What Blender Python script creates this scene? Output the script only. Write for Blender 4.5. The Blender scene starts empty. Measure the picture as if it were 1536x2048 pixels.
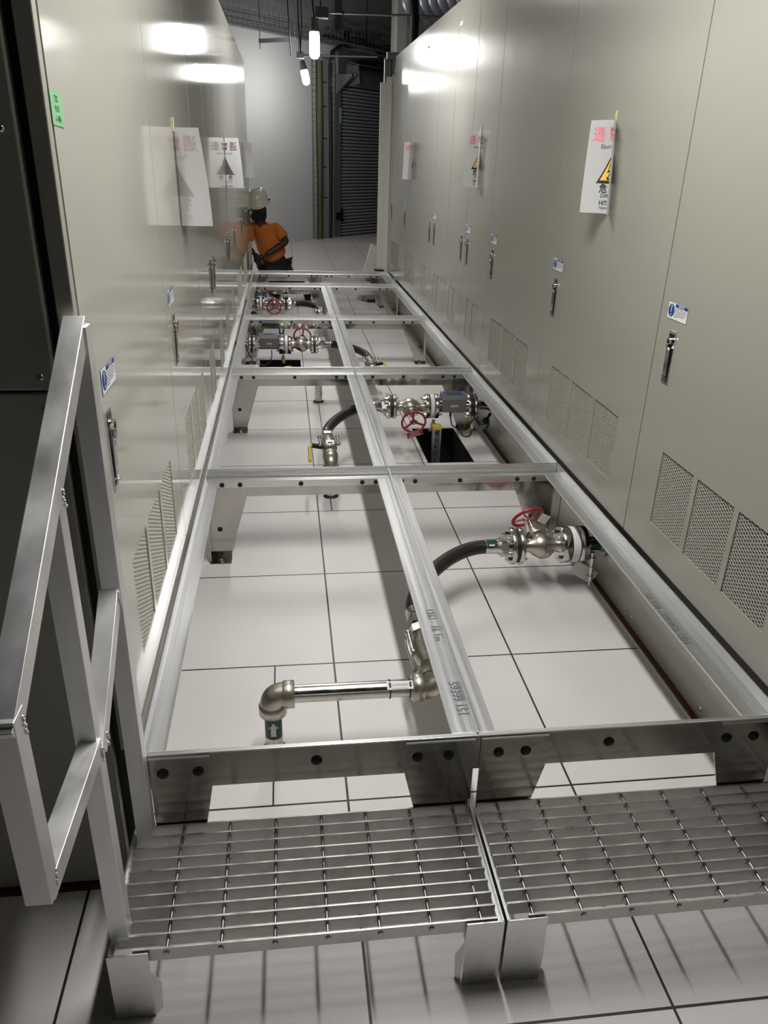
import bpy, bmesh, math, random
from mathutils import Vector, Matrix, Quaternion
random.seed(7)
SC = bpy.context.scene
COL = SC.collection
V = Vector

# ------------------------------------------------------------------ camera
YAW, PITCH, ROLL, FPX = 0.13200572, 0.43012655, 0.02976785, 1545.375
CAMLOC = V((-0.12802, -1.50173, 1.51514))
fw = V((math.sin(YAW)*math.cos(PITCH), math.cos(YAW)*math.cos(PITCH), -math.sin(PITCH)))
rt = fw.cross(V((0, 0, 1))).normalized(); up = rt.cross(fw)
c_, s_ = math.cos(ROLL), math.sin(ROLL)
R2 = c_*rt + s_*up; U2 = -s_*rt + c_*up
cam_d = bpy.data.cameras.new('camera'); cam = bpy.data.objects.new('camera', cam_d); COL.objects.link(cam)
mw = Matrix((R2, U2, -fw)).transposed().to_4x4(); mw.translation = CAMLOC
cam.matrix_world = mw
cam_d.sensor_fit = 'VERTICAL'; cam_d.sensor_height = 24.0; cam_d.lens = FPX/2048*24.0
cam_d.clip_start = 0.02; cam_d.clip_end = 100
SC.camera = cam

# ------------------------------------------------------------------ world / exposure
W = bpy.data.worlds.new('world'); SC.world = W; W.use_nodes = True
W.node_tree.nodes['Background'].inputs[0].default_value = (0.85, 0.93, 1.0, 1)
W.node_tree.nodes['Background'].inputs[1].default_value = 0.03
SC.view_settings.view_transform = 'Standard'; SC.view_settings.look = 'None'
SC.view_settings.gamma = 1.0; SC.view_settings.use_curve_mapping = False
SC.view_settings.exposure = 0.2
LAMP_E = 230.0
BATTEN_E = 84.0          # emission of the work lamps
LAMP_COL = (1.0, 0.985, 0.955)

# ------------------------------------------------------------------ materials
def mat(name, col, rough=0.5, metal=0.0, bump=None, noise=None, emis=None, coat=0.0, ior=1.5, aniso=0.0, transl=0.0, alpha=1.0):
    m = bpy.data.materials.new(name); m.use_nodes = True
    nt = m.node_tree; b = nt.nodes['Principled BSDF']
    b.inputs['Base Color'].default_value = (*col, 1); b.inputs['Roughness'].default_value = rough
    b.inputs['Metallic'].default_value = metal; b.inputs['IOR'].default_value = ior
    b.inputs['Coat Weight'].default_value = coat
    b.inputs['Coat Roughness'].default_value = 0.06
    if aniso: b.inputs['Anisotropic'].default_value = aniso
    if emis:
        b.inputs['Emission Color'].default_value = (*emis[0], 1); b.inputs['Emission Strength'].default_value = emis[1]
    tc = nt.nodes.new('ShaderNodeTexCoord')
    geo = nt.nodes.new('ShaderNodeNewGeometry')
    if noise:   # (scale xyz, amount, rough amount): mottling of colour and gloss
        mp = nt.nodes.new('ShaderNodeMapping'); mp.inputs['Scale'].default_value = noise[0]
        nt.links.new(geo.outputs['Position'], mp.inputs[0])
        n = nt.nodes.new('ShaderNodeTexNoise'); n.inputs['Scale'].default_value = 1; n.inputs['Detail'].default_value = 5
        nt.links.new(mp.outputs[0], n.inputs['Vector'])
        r = nt.nodes.new('ShaderNodeMapRange'); r.inputs[1].default_value = .3; r.inputs[2].default_value = .7
        r.inputs[3].default_value = 1-noise[1]; r.inputs[4].default_value = 1+noise[1]
        nt.links.new(n.outputs[0], r.inputs[0])
        mx = nt.nodes.new('ShaderNodeVectorMath'); mx.operation = 'SCALE'
        mx.inputs[0].default_value = col; nt.links.new(r.outputs[0], mx.inputs['Scale'])
        nt.links.new(mx.outputs[0], b.inputs['Base Color'])
        if noise[2]:
            r2 = nt.nodes.new('ShaderNodeMapRange'); r2.inputs[1].default_value = .3; r2.inputs[2].default_value = .7
            r2.inputs[3].default_value = max(.02, rough-noise[2]); r2.inputs[4].default_value = rough+noise[2]
            nt.links.new(n.outputs[0], r2.inputs[0]); nt.links.new(r2.outputs[0], b.inputs['Roughness'])
    if bump:    # (scale xyz, strength, distance)
        mp = nt.nodes.new('ShaderNodeMapping'); mp.inputs['Scale'].default_value = bump[0]
        nt.links.new(geo.outputs['Position'], mp.inputs[0])
        n = nt.nodes.new('ShaderNodeTexNoise'); n.inputs['Scale'].default_value = 1; n.inputs['Detail'].default_value = 3
        nt.links.new(mp.outputs[0], n.inputs['Vector'])
        bp = nt.nodes.new('ShaderNodeBump'); bp.inputs['Strength'].default_value = bump[1]; bp.inputs['Distance'].default_value = bump[2]
        nt.links.new(n.outputs[0], bp.inputs['Height']); nt.links.new(bp.outputs[0], b.inputs['Normal'])
        if coat: nt.links.new(bp.outputs[0], b.inputs['Coat Normal'])
    if transl:
        t = nt.nodes.new('ShaderNodeBsdfTranslucent'); t.inputs[0].default_value = (*col, 1)
        ms = nt.nodes.new('ShaderNodeMixShader'); ms.inputs[0].default_value = transl
        out = nt.nodes['Material Output']
        nt.links.new(b.outputs[0], ms.inputs[1]); nt.links.new(t.outputs[0], ms.inputs[2]); nt.links.new(ms.outputs[0], out.inputs[0])
    return m

M = {}
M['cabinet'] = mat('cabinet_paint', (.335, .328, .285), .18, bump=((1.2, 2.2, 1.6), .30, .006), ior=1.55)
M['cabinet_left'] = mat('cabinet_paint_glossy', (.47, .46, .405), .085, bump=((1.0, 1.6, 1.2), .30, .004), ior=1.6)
M['cabinet_base'] = mat('cabinet_base_paint', (.30, .29, .245), .22, ior=1.5)
M['cabinet_end'] = mat('cabinet_end_paint', (.34, .335, .285), .4)
M['vent'] = mat('vent_mesh_paint', (.47, .46, .40), .4)
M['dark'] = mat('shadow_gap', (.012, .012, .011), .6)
M['black'] = mat('black_rubber', (.012, .012, .012), .45)
M['blackmet'] = mat('black_oxide', (.015, .015, .016), .3, .4)
M['alu'] = mat('aluminium', (.70, .705, .71), .33, 1, noise=((70, 1.3, 70), .045, .05))
M['alu_x'] = mat('aluminium_cross', (.80, .80, .79), .30, 1, noise=((1.3, 70, 70), .045, .05))
M['alu_rail'] = mat('aluminium_rail', (.84, .84, .84), .48, 1, noise=((14, 9, 5), .12, .07))
M['plate'] = mat('mill_finish_plate', (.52, .505, .47), .13, 1, noise=((7, 7, 5), .08, .04))
M['grating'] = mat('grating_bar', (.50, .49, .47), .36, 1, noise=((22, 22, 22), .15, .10))
M['steel'] = mat('stainless', (.60, .585, .55), .2, 1, noise=((30, 30, 30), .08, .05))
M['cast'] = mat('cast_stainless', (.50, .47, .41), .36, 1, bump=((220, 220, 220), .35, .0006))
M['chrome'] = mat('chrome', (.72, .72, .72), .10, 1)
M['hose'] = mat('hose_rubber', (.014, .014, .014), .42)
M['red'] = mat('red_paint', (.32, .012, .016), .35)
M['redtag'] = mat('red_tag', (.30, .014, .018), .4)
M['green'] = mat('green_tag', (.008, .055, .035), .4)
M['pipegreen'] = mat('green_band', (.006, .05, .036), .3)
M['white'] = mat('white_plastic', (.78, .78, .78), .45)
M['offwhite'] = mat('offwhite_board', (.74, .72, .68), .6)
M['inkwhite'] = mat('white_ink', (.7, .75, .74), .5)
M['yellow'] = mat('yellow_plastic', (.62, .48, .03), .4)
M['blue'] = mat('label_blue', (.012, .055, .25), .4)
M['labelwhite'] = mat('label_white', (.78, .79, .80), .4)
M['greyink'] = mat('grey_ink', (.22, .22, .25), .6)
M['ink'] = mat('black_ink', (.015, .015, .015), .6)
M['pinkink'] = mat('pink_ink', (.72, .22, .28), .6)
M['yellowink'] = mat('yellow_ink', (.80, .52, .09), .6)
M['marker'] = mat('grey_marker', (.13, .14, .16), .5)
M['paper'] = mat('paper', (.80, .80, .81), .7, transl=.5)
M['tape'] = mat('yellow_tape', (.62, .58, .25), .5)
M['greentape'] = mat('green_tape', (.22, .50, .25), .6)
M['meter'] = mat('meter_grey', (.135, .14, .145), .45)
M['screen'] = mat('meter_screen', (.008, .008, .01), .15)
M['redstrip'] = mat('red_seal', (.10, .022, .014), .5)
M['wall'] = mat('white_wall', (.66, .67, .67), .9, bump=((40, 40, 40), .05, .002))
M['wallup'] = mat('shaded_upper_wall', (.33, .335, .335), .9)  # white wall darkened above the tray, shade put into the colour
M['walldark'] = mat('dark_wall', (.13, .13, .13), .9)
M['ceil'] = mat('dark_ceiling', (.17, .175, .18), .8)
M['shutter'] = mat('shutter_steel', (.40, .42, .43), .36, .15)
M['shutterdark'] = mat('shutter_frame', (.16, .17, .175), .45, .3)
M['galv'] = mat('galvanised', (.36, .37, .38), .42, .8)
M['strut'] = mat('strut_grey', (.19, .195, .20), .45, .4)
M['concrete'] = mat('rough_concrete', (.20, .19, .17), .95, noise=((14, 14, 14), .35, 0), bump=((40, 40, 40), .8, .01))
M['concretel'] = mat('pale_plaster', (.36, .35, .33), .9)
M['cable'] = mat('black_cable', (.012, .013, .014), .5)
M['cablegreen'] = mat('green_cable', (.16, .20, .07), .5)
M['wire'] = mat('tray_wire', (.16, .16, .16), .5, .5)
M['bulb'] = mat('added_lamp_glow', (1, 1, 1), .4, emis=(LAMP_COL, LAMP_E))  # glow of the unseen lamp added behind the left row
M['batten'] = mat('batten_glow', (1, 1, 1), .4, emis=(LAMP_COL, BATTEN_E))
M['bulb_far'] = mat('lamp_glow_far', (1, 1, 1), .4, emis=(LAMP_COL, LAMP_E*.55))
M['batten_mid'] = mat('batten_glow_mid', (1, 1, 1), .4, emis=(LAMP_COL, BATTEN_E*.95))
M['bulb_mid'] = mat('lamp_glow_mid', (1, 1, 1), .4, emis=(LAMP_COL, LAMP_E*.24))
M['socket'] = mat('lamp_socket', (.25, .24, .22), .4)
M['skin'] = mat('skin', (.050, .024, .015), .5)
M['shirt'] = mat('orange_cotton', (.62, .175, .022), .85, bump=((9, 9, 16), .8, .02))
M['denim'] = mat('navy_denim', (.010, .013, .020), .8)
M['hair'] = mat('black_hair', (.006, .006, .006), .8)
M['helmet'] = mat('helmet_shell', (.66, .63, .52), .3)
M['glove'] = mat('work_glove', (.014, .012, .012), .7)
M['brass'] = mat('brass', (.55, .38, .10), .3, 1)
M['hanger'] = mat('hanger_steel', (.10, .10, .105), .5, .3)
M['panelgrey'] = mat('riser_panel_grey', (.30, .30, .31), .6)
M['duct'] = mat('duct_foil', (.20, .22, .26), .4, .6)

# floor: raised-floor tiles, 0.6 m pitch, dark joints
def floor_mat():
    m = bpy.data.materials.new('floor_tiles'); m.use_nodes = True; nt = m.node_tree; b = nt.nodes['Principled BSDF']
    geo = nt.nodes.new('ShaderNodeNewGeometry'); sep = nt.nodes.new('ShaderNodeSeparateXYZ')
    nt.links.new(geo.outputs['Position'], sep.inputs[0])
    def math_(op, a, b2=None):
        n = nt.nodes.new('ShaderNodeMath'); n.operation = op
        for i, q in enumerate((a, b2)):
            if q is None: continue
            if isinstance(q, (int, float)): n.inputs[i].default_value = q
            else: nt.links.new(q, n.inputs[i])
        return n.outputs[0]
    def joint(o):
        t = math_('ADD', math_('DIVIDE', o, .6), .5)
        fr = math_('ABSOLUTE', math_('SUBTRACT', math_('FRACT', t), .5))
        return math_('LESS_THAN', fr, .0030/.6)
    j = math_('MAXIMUM', joint(sep.outputs[0]), joint(sep.outputs[1]))
    n = nt.nodes.new('ShaderNodeTexNoise'); n.inputs['Scale'].default_value = 260; n.inputs['Detail'].default_value = 2
    n2 = nt.nodes.new('ShaderNodeTexNoise'); n2.inputs['Scale'].default_value = 3.5; n2.inputs['Detail'].default_value = 5
    nt.links.new(geo.outputs['Position'], n.inputs[0]); nt.links.new(geo.outputs['Position'], n2.inputs[0])
    mr = nt.nodes.new('ShaderNodeMapRange'); mr.inputs[1].default_value = .35; mr.inputs[2].default_value = .65; mr.inputs[3].default_value = .93; mr.inputs[4].default_value = 1.04
    nt.links.new(n.outputs[0], mr.inputs[0])
    mr2 = nt.nodes.new('ShaderNodeMapRange'); mr2.inputs[1].default_value = .3; mr2.inputs[2].default_value = .7; mr2.inputs[3].default_value = .95; mr2.inputs[4].default_value = 1.03
    nt.links.new(n2.outputs[0], mr2.inputs[0])
    mul = math_('MULTIPLY', mr.outputs[0], mr2.outputs[0])
    sc = nt.nodes.new('ShaderNodeVectorMath'); sc.operation = 'SCALE'; sc.inputs[0].default_value = (.68, .652, .640)
    nt.links.new(mul, sc.inputs['Scale'])
    mx = nt.nodes.new('ShaderNodeMix'); mx.data_type = 'RGBA'
    nt.links.new(j, mx.inputs[0]); nt.links.new(sc.outputs[0], mx.inputs[6]); mx.inputs[7].default_value = (.012, .012, .013, 1)
    nt.links.new(mx.outputs[2], b.inputs['Base Color'])
    b.inputs['Roughness'].default_value = .42
    return m
M['floor'] = floor_mat()

# ------------------------------------------------------------------ mesh builder
ORG = {}
def basis(d):
    d = V(d).normalized(); a = V((0, 0, 1)) if abs(d.z) < .9 else V((1, 0, 0))
    x = a.cross(d).normalized(); y = d.cross(x); return x, y, d
class MB:
    def __init__(s): s.v = []; s.f = []; s.mi = []; s.sm = []; s.mats = []; s.cur = 0
    def m(s, key):
        if key not in s.mats: s.mats.append(key)
        s.cur = s.mats.index(key); return s
    def add(s, vs, fs, smooth=False):
        if not s.mats: s.mats.append(None)
        n = len(s.v); s.v += [tuple(q) for q in vs]
        for f in fs: s.f.append(tuple(i+n for i in f)); s.mi.append(s.cur); s.sm.append(smooth)
        return s
    def box(s, x0, x1, y0, y1, z0, z1):
        if x0 > x1: x0, x1 = x1, x0
        if y0 > y1: y0, y1 = y1, y0
        if z0 > z1: z0, z1 = z1, z0
        vs = [(x, y, z) for x in (x0, x1) for y in (y0, y1) for z in (z0, z1)]
        return s.add(vs, [(0, 1, 3, 2), (4, 6, 7, 5), (0, 4, 5, 1), (2, 3, 7, 6), (0, 2, 6, 4), (1, 5, 7, 3)])
    def obox(s, c, ax, ay, az):     # centre and three half-axis vectors
        c, ax, ay, az = V(c), V(ax), V(ay), V(az)
        vs = [c+ax*i+ay*j+az*k for i in (-1, 1) for j in (-1, 1) for k in (-1, 1)]
        f = [(0, 1, 3, 2), (4, 6, 7, 5), (0, 4, 5, 1), (2, 3, 7, 6), (0, 2, 6, 4), (1, 5, 7, 3)]
        if ax.cross(ay).dot(az) < 0: f = [q[::-1] for q in f]
        return s.add(vs, f)
    def bar(s, a, b, w, h, side=None):   # rectangular bar between points; side = direction of width w
        a, b = V(a), V(b); d = (b-a); L = d.length; d.normalize()
        sd = V(side) if side else basis(d)[0]; sd = (sd-d*sd.dot(d)).normalized(); u = d.cross(sd)
        return s.obox((a+b)/2, d*L/2, sd*w/2, u*h/2)
    def cyl(s, a, b, r, r2=None, seg=16, cap=True, smooth=True):
        a, b = V(a), V(b); x, y, d = basis(b-a); r2 = r if r2 is None else r2
        vs = []
        for c, rr in ((a, r), (b, r2)):
            for i in range(seg):
                t = 2*math.pi*i/seg; vs.append(c+(x*math.cos(t)+y*math.sin(t))*rr)
        s.add(vs, [(i, (i+1) % seg, seg+(i+1) % seg, seg+i) for i in range(seg)], smooth)
        if cap: s.add(vs, [tuple(range(seg))[::-1], tuple(range(seg, 2*seg))])
        return s
    def lathe(s, a, d, prof, seg=20, smooth=True, closed=True):   # prof: (distance along d, radius)
        a = V(a); x, y, d = basis(d); vs = []; n = len(prof)
        for t_, r in prof:
            for i in range(seg):
                t = 2*math.pi*i/seg; vs.append(a+d*t_+(x*math.cos(t)+y*math.sin(t))*r)
        fs = [(k*seg+i, k*seg+(i+1) % seg, (k+1)*seg+(i+1) % seg, (k+1)*seg+i) for k in range(n-1) for i in range(seg)]
        s.add(vs, fs, smooth)
        if closed: s.add(vs, [tuple(range(seg))[::-1], tuple(range((n-1)*seg, n*seg))])
        return s
    def tube(s, pts, r, seg=10, cap=True, smooth=True):
        pts = [V(p) for p in pts]; n = len(pts); x = None; vs = []
        for k, p in enumerate(pts):
            d = (pts[min(k+1, n-1)]-pts[max(k-1, 0)]).normalized()
            if x is None: x = basis(d)[0]
            x = (x-d*x.dot(d)).normalized(); y = d.cross(x)
            rr = r[k] if isinstance(r, (list, tuple)) else r
            for i in range(seg):
                t = 2*math.pi*i/seg; vs.append(p+(x*math.cos(t)+y*math.sin(t))*rr)
        s.add(vs, [(k*seg+i, k*seg+(i+1) % seg, (k+1)*seg+(i+1) % seg, (k+1)*seg+i) for k in range(n-1) for i in range(seg)], smooth)
        if cap: s.add(vs, [tuple(range(seg))[::-1], tuple(range((n-1)*seg, n*seg))])
        return s
    def prism(s, poly, ext):       # planar polygon and extrusion vector
        n = len(poly); ext = V(ext); a = [V(p) for p in poly]; b = [p+ext for p in a]
        nrm = V((0, 0, 0))
        for i in range(n): nrm += a[i].cross(a[(i+1) % n])
        fl = nrm.dot(ext) > 0
        fs = [tuple(range(n)), tuple(range(n, 2*n))[::-1]]+[(i, n+i, n+(i+1) % n, (i+1) % n) for i in range(n)]
        if fl: fs = [f[::-1] for f in fs]
        return s.add(a+b, fs)
    def torus(s, c, nrm, R, r, seg=32, ms=8):
        c = V(c); x, y, d = basis(nrm); vs = []
        for i in range(seg):
            t = 2*math.pi*i/seg; e = x*math.cos(t)+y*math.sin(t)
            for j in range(ms):
                q = 2*math.pi*j/ms; vs.append(c+e*(R+r*math.cos(q))+d*r*math.sin(q))
        return s.add(vs, [(i*ms+j, ((i+1) % seg)*ms+j, ((i+1) % seg)*ms+(j+1) % ms, i*ms+(j+1) % ms) for i in range(seg) for j in range(ms)], True)
    def ball(s, c, r, sc=(1, 1, 1), nu=16, nv=10, mtx=None):
        c = V(c); vs = []
        for j in range(nv+1):
            ph = math.pi*j/nv
            for i in range(nu):
                t = 2*math.pi*i/nu; q = V((math.sin(ph)*math.cos(t)*sc[0], math.sin(ph)*math.sin(t)*sc[1], math.cos(ph)*sc[2]))*r
                if mtx: q = mtx @ q
                vs.append(c+q)
        return s.add(vs, [(j*nu+i, (j+1)*nu+i, (j+1)*nu+(i+1) % nu, j*nu+(i+1) % nu) for j in range(nv) for i in range(nu)], True)
    def text(s, body, size, org, xd, yd, align='LEFT', thick=0.0002, bold=0.0):
        c = bpy.data.curves.new('lettering', 'FONT'); c.body = body; c.size = size; c.align_x = align; c.offset = bold; c.resolution_u = 3
        o = bpy.data.objects.new('lettering', c); COL.objects.link(o)
        dg = bpy.context.evaluated_depsgraph_get(); me = bpy.data.meshes.new_from_object(o.evaluated_get(dg))
        xd, yd = V(xd).normalized(), V(yd).normalized(); n = xd.cross(yd)
        vs = [V(org)+xd*q.co.x+yd*q.co.y+n*thick for q in me.vertices]
        s.add(vs, [tuple(p.vertices) for p in me.polygons])
        bpy.data.objects.remove(o); bpy.data.curves.remove(c); bpy.data.meshes.remove(me)
        return s
    def build(s, name, parent=None, bevel=0, label=None):
        org = V((0, 0, 0))
        if parent is not None: org = ORG.get(parent.name, V((0, 0, 0)))
        me = bpy.data.meshes.new(name)
        me.from_pydata([tuple(V(q)-org) for q in s.v], [], s.f)
        for k in s.mats: me.materials.append(M[k] if k else None)
        for p, mi, sm in zip(me.polygons, s.mi, s.sm): p.material_index = mi; p.use_smooth = sm
        o = bpy.data.objects.new(name, me); COL.objects.link(o)
        if parent is not None: o.parent = parent
        ORG[o.name] = org
        if bevel:
            b = o.modifiers.new('bevel', 'BEVEL'); b.width = bevel; b.segments = 2; b.limit_method = 'ANGLE'; b.angle_limit = .9
        if label: o['label'] = label
        return o
def tag(o, label, cat, group=None, kind=None):
    if label: o['label'] = label
    if cat: o['category'] = cat
    if group: o['group'] = group
    if kind: o['kind'] = kind
    return o
def thing(name, loc, label, cat, group=None, kind=None):
    o = bpy.data.objects.new(name, None); COL.objects.link(o); o.location = loc; o.empty_display_size = .1
    ORG[o.name] = V(loc); return tag(o, label, cat, group, kind)
def copy_thing(root, loc, label):
    r = root.copy(); COL.objects.link(r); r.location = loc; r['label'] = label
    for ch in list(root.children):
        c = ch.copy(); COL.objects.link(c); c.parent = r
        for g in list(ch.children):
            d = g.copy(); COL.objects.link(d); d.parent = c
    return r
def structure(o): o['kind'] = 'structure'; return o

XL, XR = -.462, .998             # faces of the two cabinet rows
XLB, XRB = -.536, 1.072          # recessed bases
YEND = -.18
ZD = .385                        # lower edge of the doors

# ------------------------------------------------------------------ floor with service openings
HOLES = [(.625, .885, 2.40, 2.985), (-.345, -.02, 4.10, 4.76)]
def floor():
    xs = sorted({-6., 6.}.union(*[{h[0], h[1]} for h in HOLES])); ys = sorted({-6., 20.}.union(*[{h[2], h[3]} for h in HOLES]))
    b = MB().m('floor')
    for i in range(len(xs)-1):
        for j in range(len(ys)-1):
            cx, cy = (xs[i]+xs[i+1])/2, (ys[j]+ys[j+1])/2
            if any(h[0] < cx < h[1] and h[2] < cy < h[3] for h in HOLES): continue
            b.add([(xs[i], ys[j], 0), (xs[i+1], ys[j], 0), (xs[i+1], ys[j+1], 0), (xs[i], ys[j+1], 0)], [(0, 1, 2, 3)])
    for h in HOLES:
        b.m('dark')
        for (x0, x1, y0, y1) in ((h[0]-.004, h[0], h[2]-.004, h[3]+.004), (h[1], h[1]+.004, h[2]-.004, h[3]+.004), (h[0], h[1], h[2]-.004, h[2]), (h[0], h[1], h[3], h[3]+.004)):
            b.box(x0, x1, y0, y1, -.5, -.0005)
        b.box(h[0], h[1], h[2], h[3], -.5, -.49)
    structure(b.build('floor'))
    # joints of tiles cut around the pipes, and the steel edging of the near opening
    t = MB().m('dark')
    for x, y0, y1 in ((-.192, 0.0, .6), (.064, 1.80, 1.97), (.074, 3.0, 3.58)):
        t.box(x-.0022, x+.0022, y0, y1, 0, .0004)
    structure(t.build('trim_1'))
floor()

# ------------------------------------------------------------------ room
def P(x): return 14.3+1.1*x      # line of the far diagonal wall
def wall_slab(key, x0, x1, z0, z1, off=0.0, th=.12):
    n = V((-1.1, 1, 0)).normalized()
    a, c = V((x0, P(x0), z0))-n*off, V((x1, P(x1), z0))-n*off
    return MB().m(key).prism([a, c, c+V((0, 0, z1-z0)), a+V((0, 0, z1-z0))], n*th)
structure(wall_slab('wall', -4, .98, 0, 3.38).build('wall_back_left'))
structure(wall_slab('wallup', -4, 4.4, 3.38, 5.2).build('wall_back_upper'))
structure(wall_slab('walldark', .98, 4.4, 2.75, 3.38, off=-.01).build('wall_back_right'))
structure(MB().m('walldark').box(-5.2, -5.1, -6, 11, 0, 5.2).build('wall_left'))
structure(MB().m('walldark').box(5.1, 5.2, -6, 19, 0, 5.2).build('wall_right'))
structure(MB().m('walldark').box(-5.2, 5.2, -6.1, -6, 0, 5.2).build('wall_front'))
structure(MB().m('ceil').box(-5.2, 5.2, -6, 20, 5.2, 5.3).build('ceiling'))

ND = V((-1.1, 1, 0)).normalized(); TD = V((1, 1.1, 0)).normalized()
def wp(x, z, off=0.0): return V((x, P(x), z))-ND*off
# roller shutter
sh = thing('door_1', wp(1.5, 0), None, None, kind='structure')
b = MB().m('shutter')
z = .02; x0s, x1s = 1.0, 3.2
while z < 2.72:
    zz = z+.048
    b.prism([wp(x0s, z, .002), wp(x0s, z+.010, .020), wp(x0s, z+.024, .026), wp(x0s, z+.038, .020), wp(x0s, zz, .002), wp(x0s, zz, -.01), wp(x0s, z, -.01)], TD*((x1s-x0s)*math.hypot(1, 1.1)))
    z += .062
b.build('curtain', sh)
b = MB().m('dark'); b.prism([wp(x0s, 0, -.012), wp(x1s, 0, -.012), wp(x1s, 2.75, -.012), wp(x0s, 2.75, -.012)], ND*.01); b.build('backing', sh)
b = MB().m('shutterdark'); b.prism([wp(.895, 0, .05), wp(1.0, 0, .05), wp(1.0, 2.7, .05), wp(.895, 2.7, .05)], ND*.05)
b.m('strut').prism([wp(.955, 0, .058), wp(.995, 0, .058), wp(.995, 2.7, .058), wp(.955, 2.7, .058)], ND*.008)
b.m('dark')
for k in range(16): b.cyl(wp(.967, .15+.16*k, .062), wp(.967, .15+.16*k, .055), .011, seg=8)
b.build('guide_rail', sh)
b = MB().m('duct').cyl(wp(1.12, 2.90, .20), wp(3.2, 2.90, .20), .17, seg=28); b.build('drum', sh)
b = MB().m('shutterdark').prism([wp(1.09, 2.72, .02), wp(1.09, 2.78, .40), wp(1.09, 3.08, .36), wp(1.09, 3.12, .08)], TD*.02)
b.prism([wp(1.09, 3.08, .38), wp(3.2, 3.08, .38), wp(3.2, 3.14, .1), wp(1.09, 3.14, .1)], V((0, 0, .02))); b.build('hood', sh)
b = MB().m('galv').prism([wp(.90, 2.92, .03), wp(.90, 2.92, .42), wp(.90, 2.88, .42), wp(.90, 2.60, .06), wp(.90, 2.60, .03)], TD*.03)
b.bar(wp(1.02, 2.92, .38), wp(.93, 2.66, .06), .06, .02); b.build('bracket', sh)
b = MB().m('blackmet').prism([wp(.89, .34, .075), wp(1.0, .34, .075), wp(1.0, .47, .075), wp(.89, .47, .075)], ND*.02)
b.prism([wp(1.0, .30, .075), wp(1.03, .30, .075), wp(1.03, .55, .075), wp(1.0, .55, .075)], ND*.02)
b.prism([wp(1.03, .30, .075), wp(1.06, .30, .075), wp(1.06, .34, .075), wp(1.03, .34, .075)], ND*.02); b.build('latch', sh)
tag(MB().m('greentape').prism([wp(.955, 2.10, .064), wp(1.0, 2.10, .064), wp(1.0, 2.36, .064), wp(.955, 2.36, .064)], ND*.002).build('green_sticker'), 'small green sticker near the top of the roller shutter guide rail', 'sticker')

# vertical cable ladder beside the shutter, with basket of wires
vt = thing('cable_riser', wp(.62, 0), 'vertical cable riser with green and black cables on the white wall by the shutter', 'cable tray')
b = MB().m('panelgrey').prism([wp(.60, 0, .06), wp(.74, 0, .06), wp(.74, 3.15, .06), wp(.60, 3.15, .06)], ND*.05)
b.m('dark')
for z in (.75, 1.3, 1.8, 2.35, 2.75): b.prism([wp(.62, z, .062), wp(.70, z, .062), wp(.70, z+.02, .062), wp(.62, z+.02, .062)], ND*.003)
b.build('back_panel', vt)
for x, r, k in ((.475, .014, 'cable'), (.50, .012, 'cablegreen'), (.525, .014, 'cablegreen'), (.55, .010, 'cablegreen'), (.575, .016, 'cable')):
    pts = [wp(x+.008*math.sin(z*2+x*40), z, .09) for z in [i*.14 for i in range(23)]]
    MB().m(k).tube(pts, r, 6).build('cable', vt)
MB().m('cable').tube([wp(.755+.012*math.sin(z*1.6), z, .08) for z in [i*.14 for i in range(23)]], .03, 8).build('cable', vt, label='thick black cable')
b = MB().m('wire')
for x in (.79, .825, .86):
    b.tube([wp(x, 0, .05), wp(x, 3.2, .05)], .004, 5)
for k in range(33): b.tube([wp(.78, .05+.098*k, .054), wp(.87, .05+.098*k, .054)], .004, 5)
for x in (.43, .445):
    b.tube([wp(x, 0, .03), wp(x, 3.2, .03)], .004, 5)
for k in range(33): b.tube([wp(.43, .05+.098*k, .034), wp(.46, .05+.098*k, .10)], .004, 5)
b.build('wire_mesh', vt)
MB().m('offwhite').prism([wp(.775, 0, .03), wp(.885, 0, .03), wp(.885, 3.15, .03), wp(.775, 3.15, .03)], ND*.02).build('pale_strip', vt)

# horizontal wire basket tray along the wall
ht = thing('wire_basket_tray', wp(-.2, 3.38), 'horizontal wire basket cable tray running along the top of the white wall', 'cable tray')
b = MB().m('wire')
def tp(x, z, off): return wp(x, z, off)
for z, off in ((3.40, .05), (3.40, .15), (3.40, .25), (3.40, .35), (3.40, .45), (3.47, .45), (3.55, .45), (3.47, .05), (3.55, .05)):
    b.tube([tp(-2.2, z, off), tp(2.2, z, off)], .004, 5)
for k in range(58):
    x = -2.2+k*.076
    b.tube([tp(x, 3.55+(.06 if k % 2 else 0), .45), tp(x, 3.40, .45), tp(x, 3.40, .05), tp(x, 3.55, .05)], .004, 5)
b.build('basket', ht)
for i in range(4):
    MB().m('cable').tube([tp(.5+.06*k, 3.42+.035*math.sin(k*.5+i)+.02*i, .12+.08*i) for k in range(26)], .018, 6).build('cable', ht)
for i in range(3):
    MB().m('cable').tube([tp(.74+.0*i, 3.1, .08), tp(.76, 3.28, .10+.05*i), tp(.9, 3.40, .15+.06*i), tp(1.3, 3.44, .2+.06*i)], .016, 6).build('cable', ht)
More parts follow.
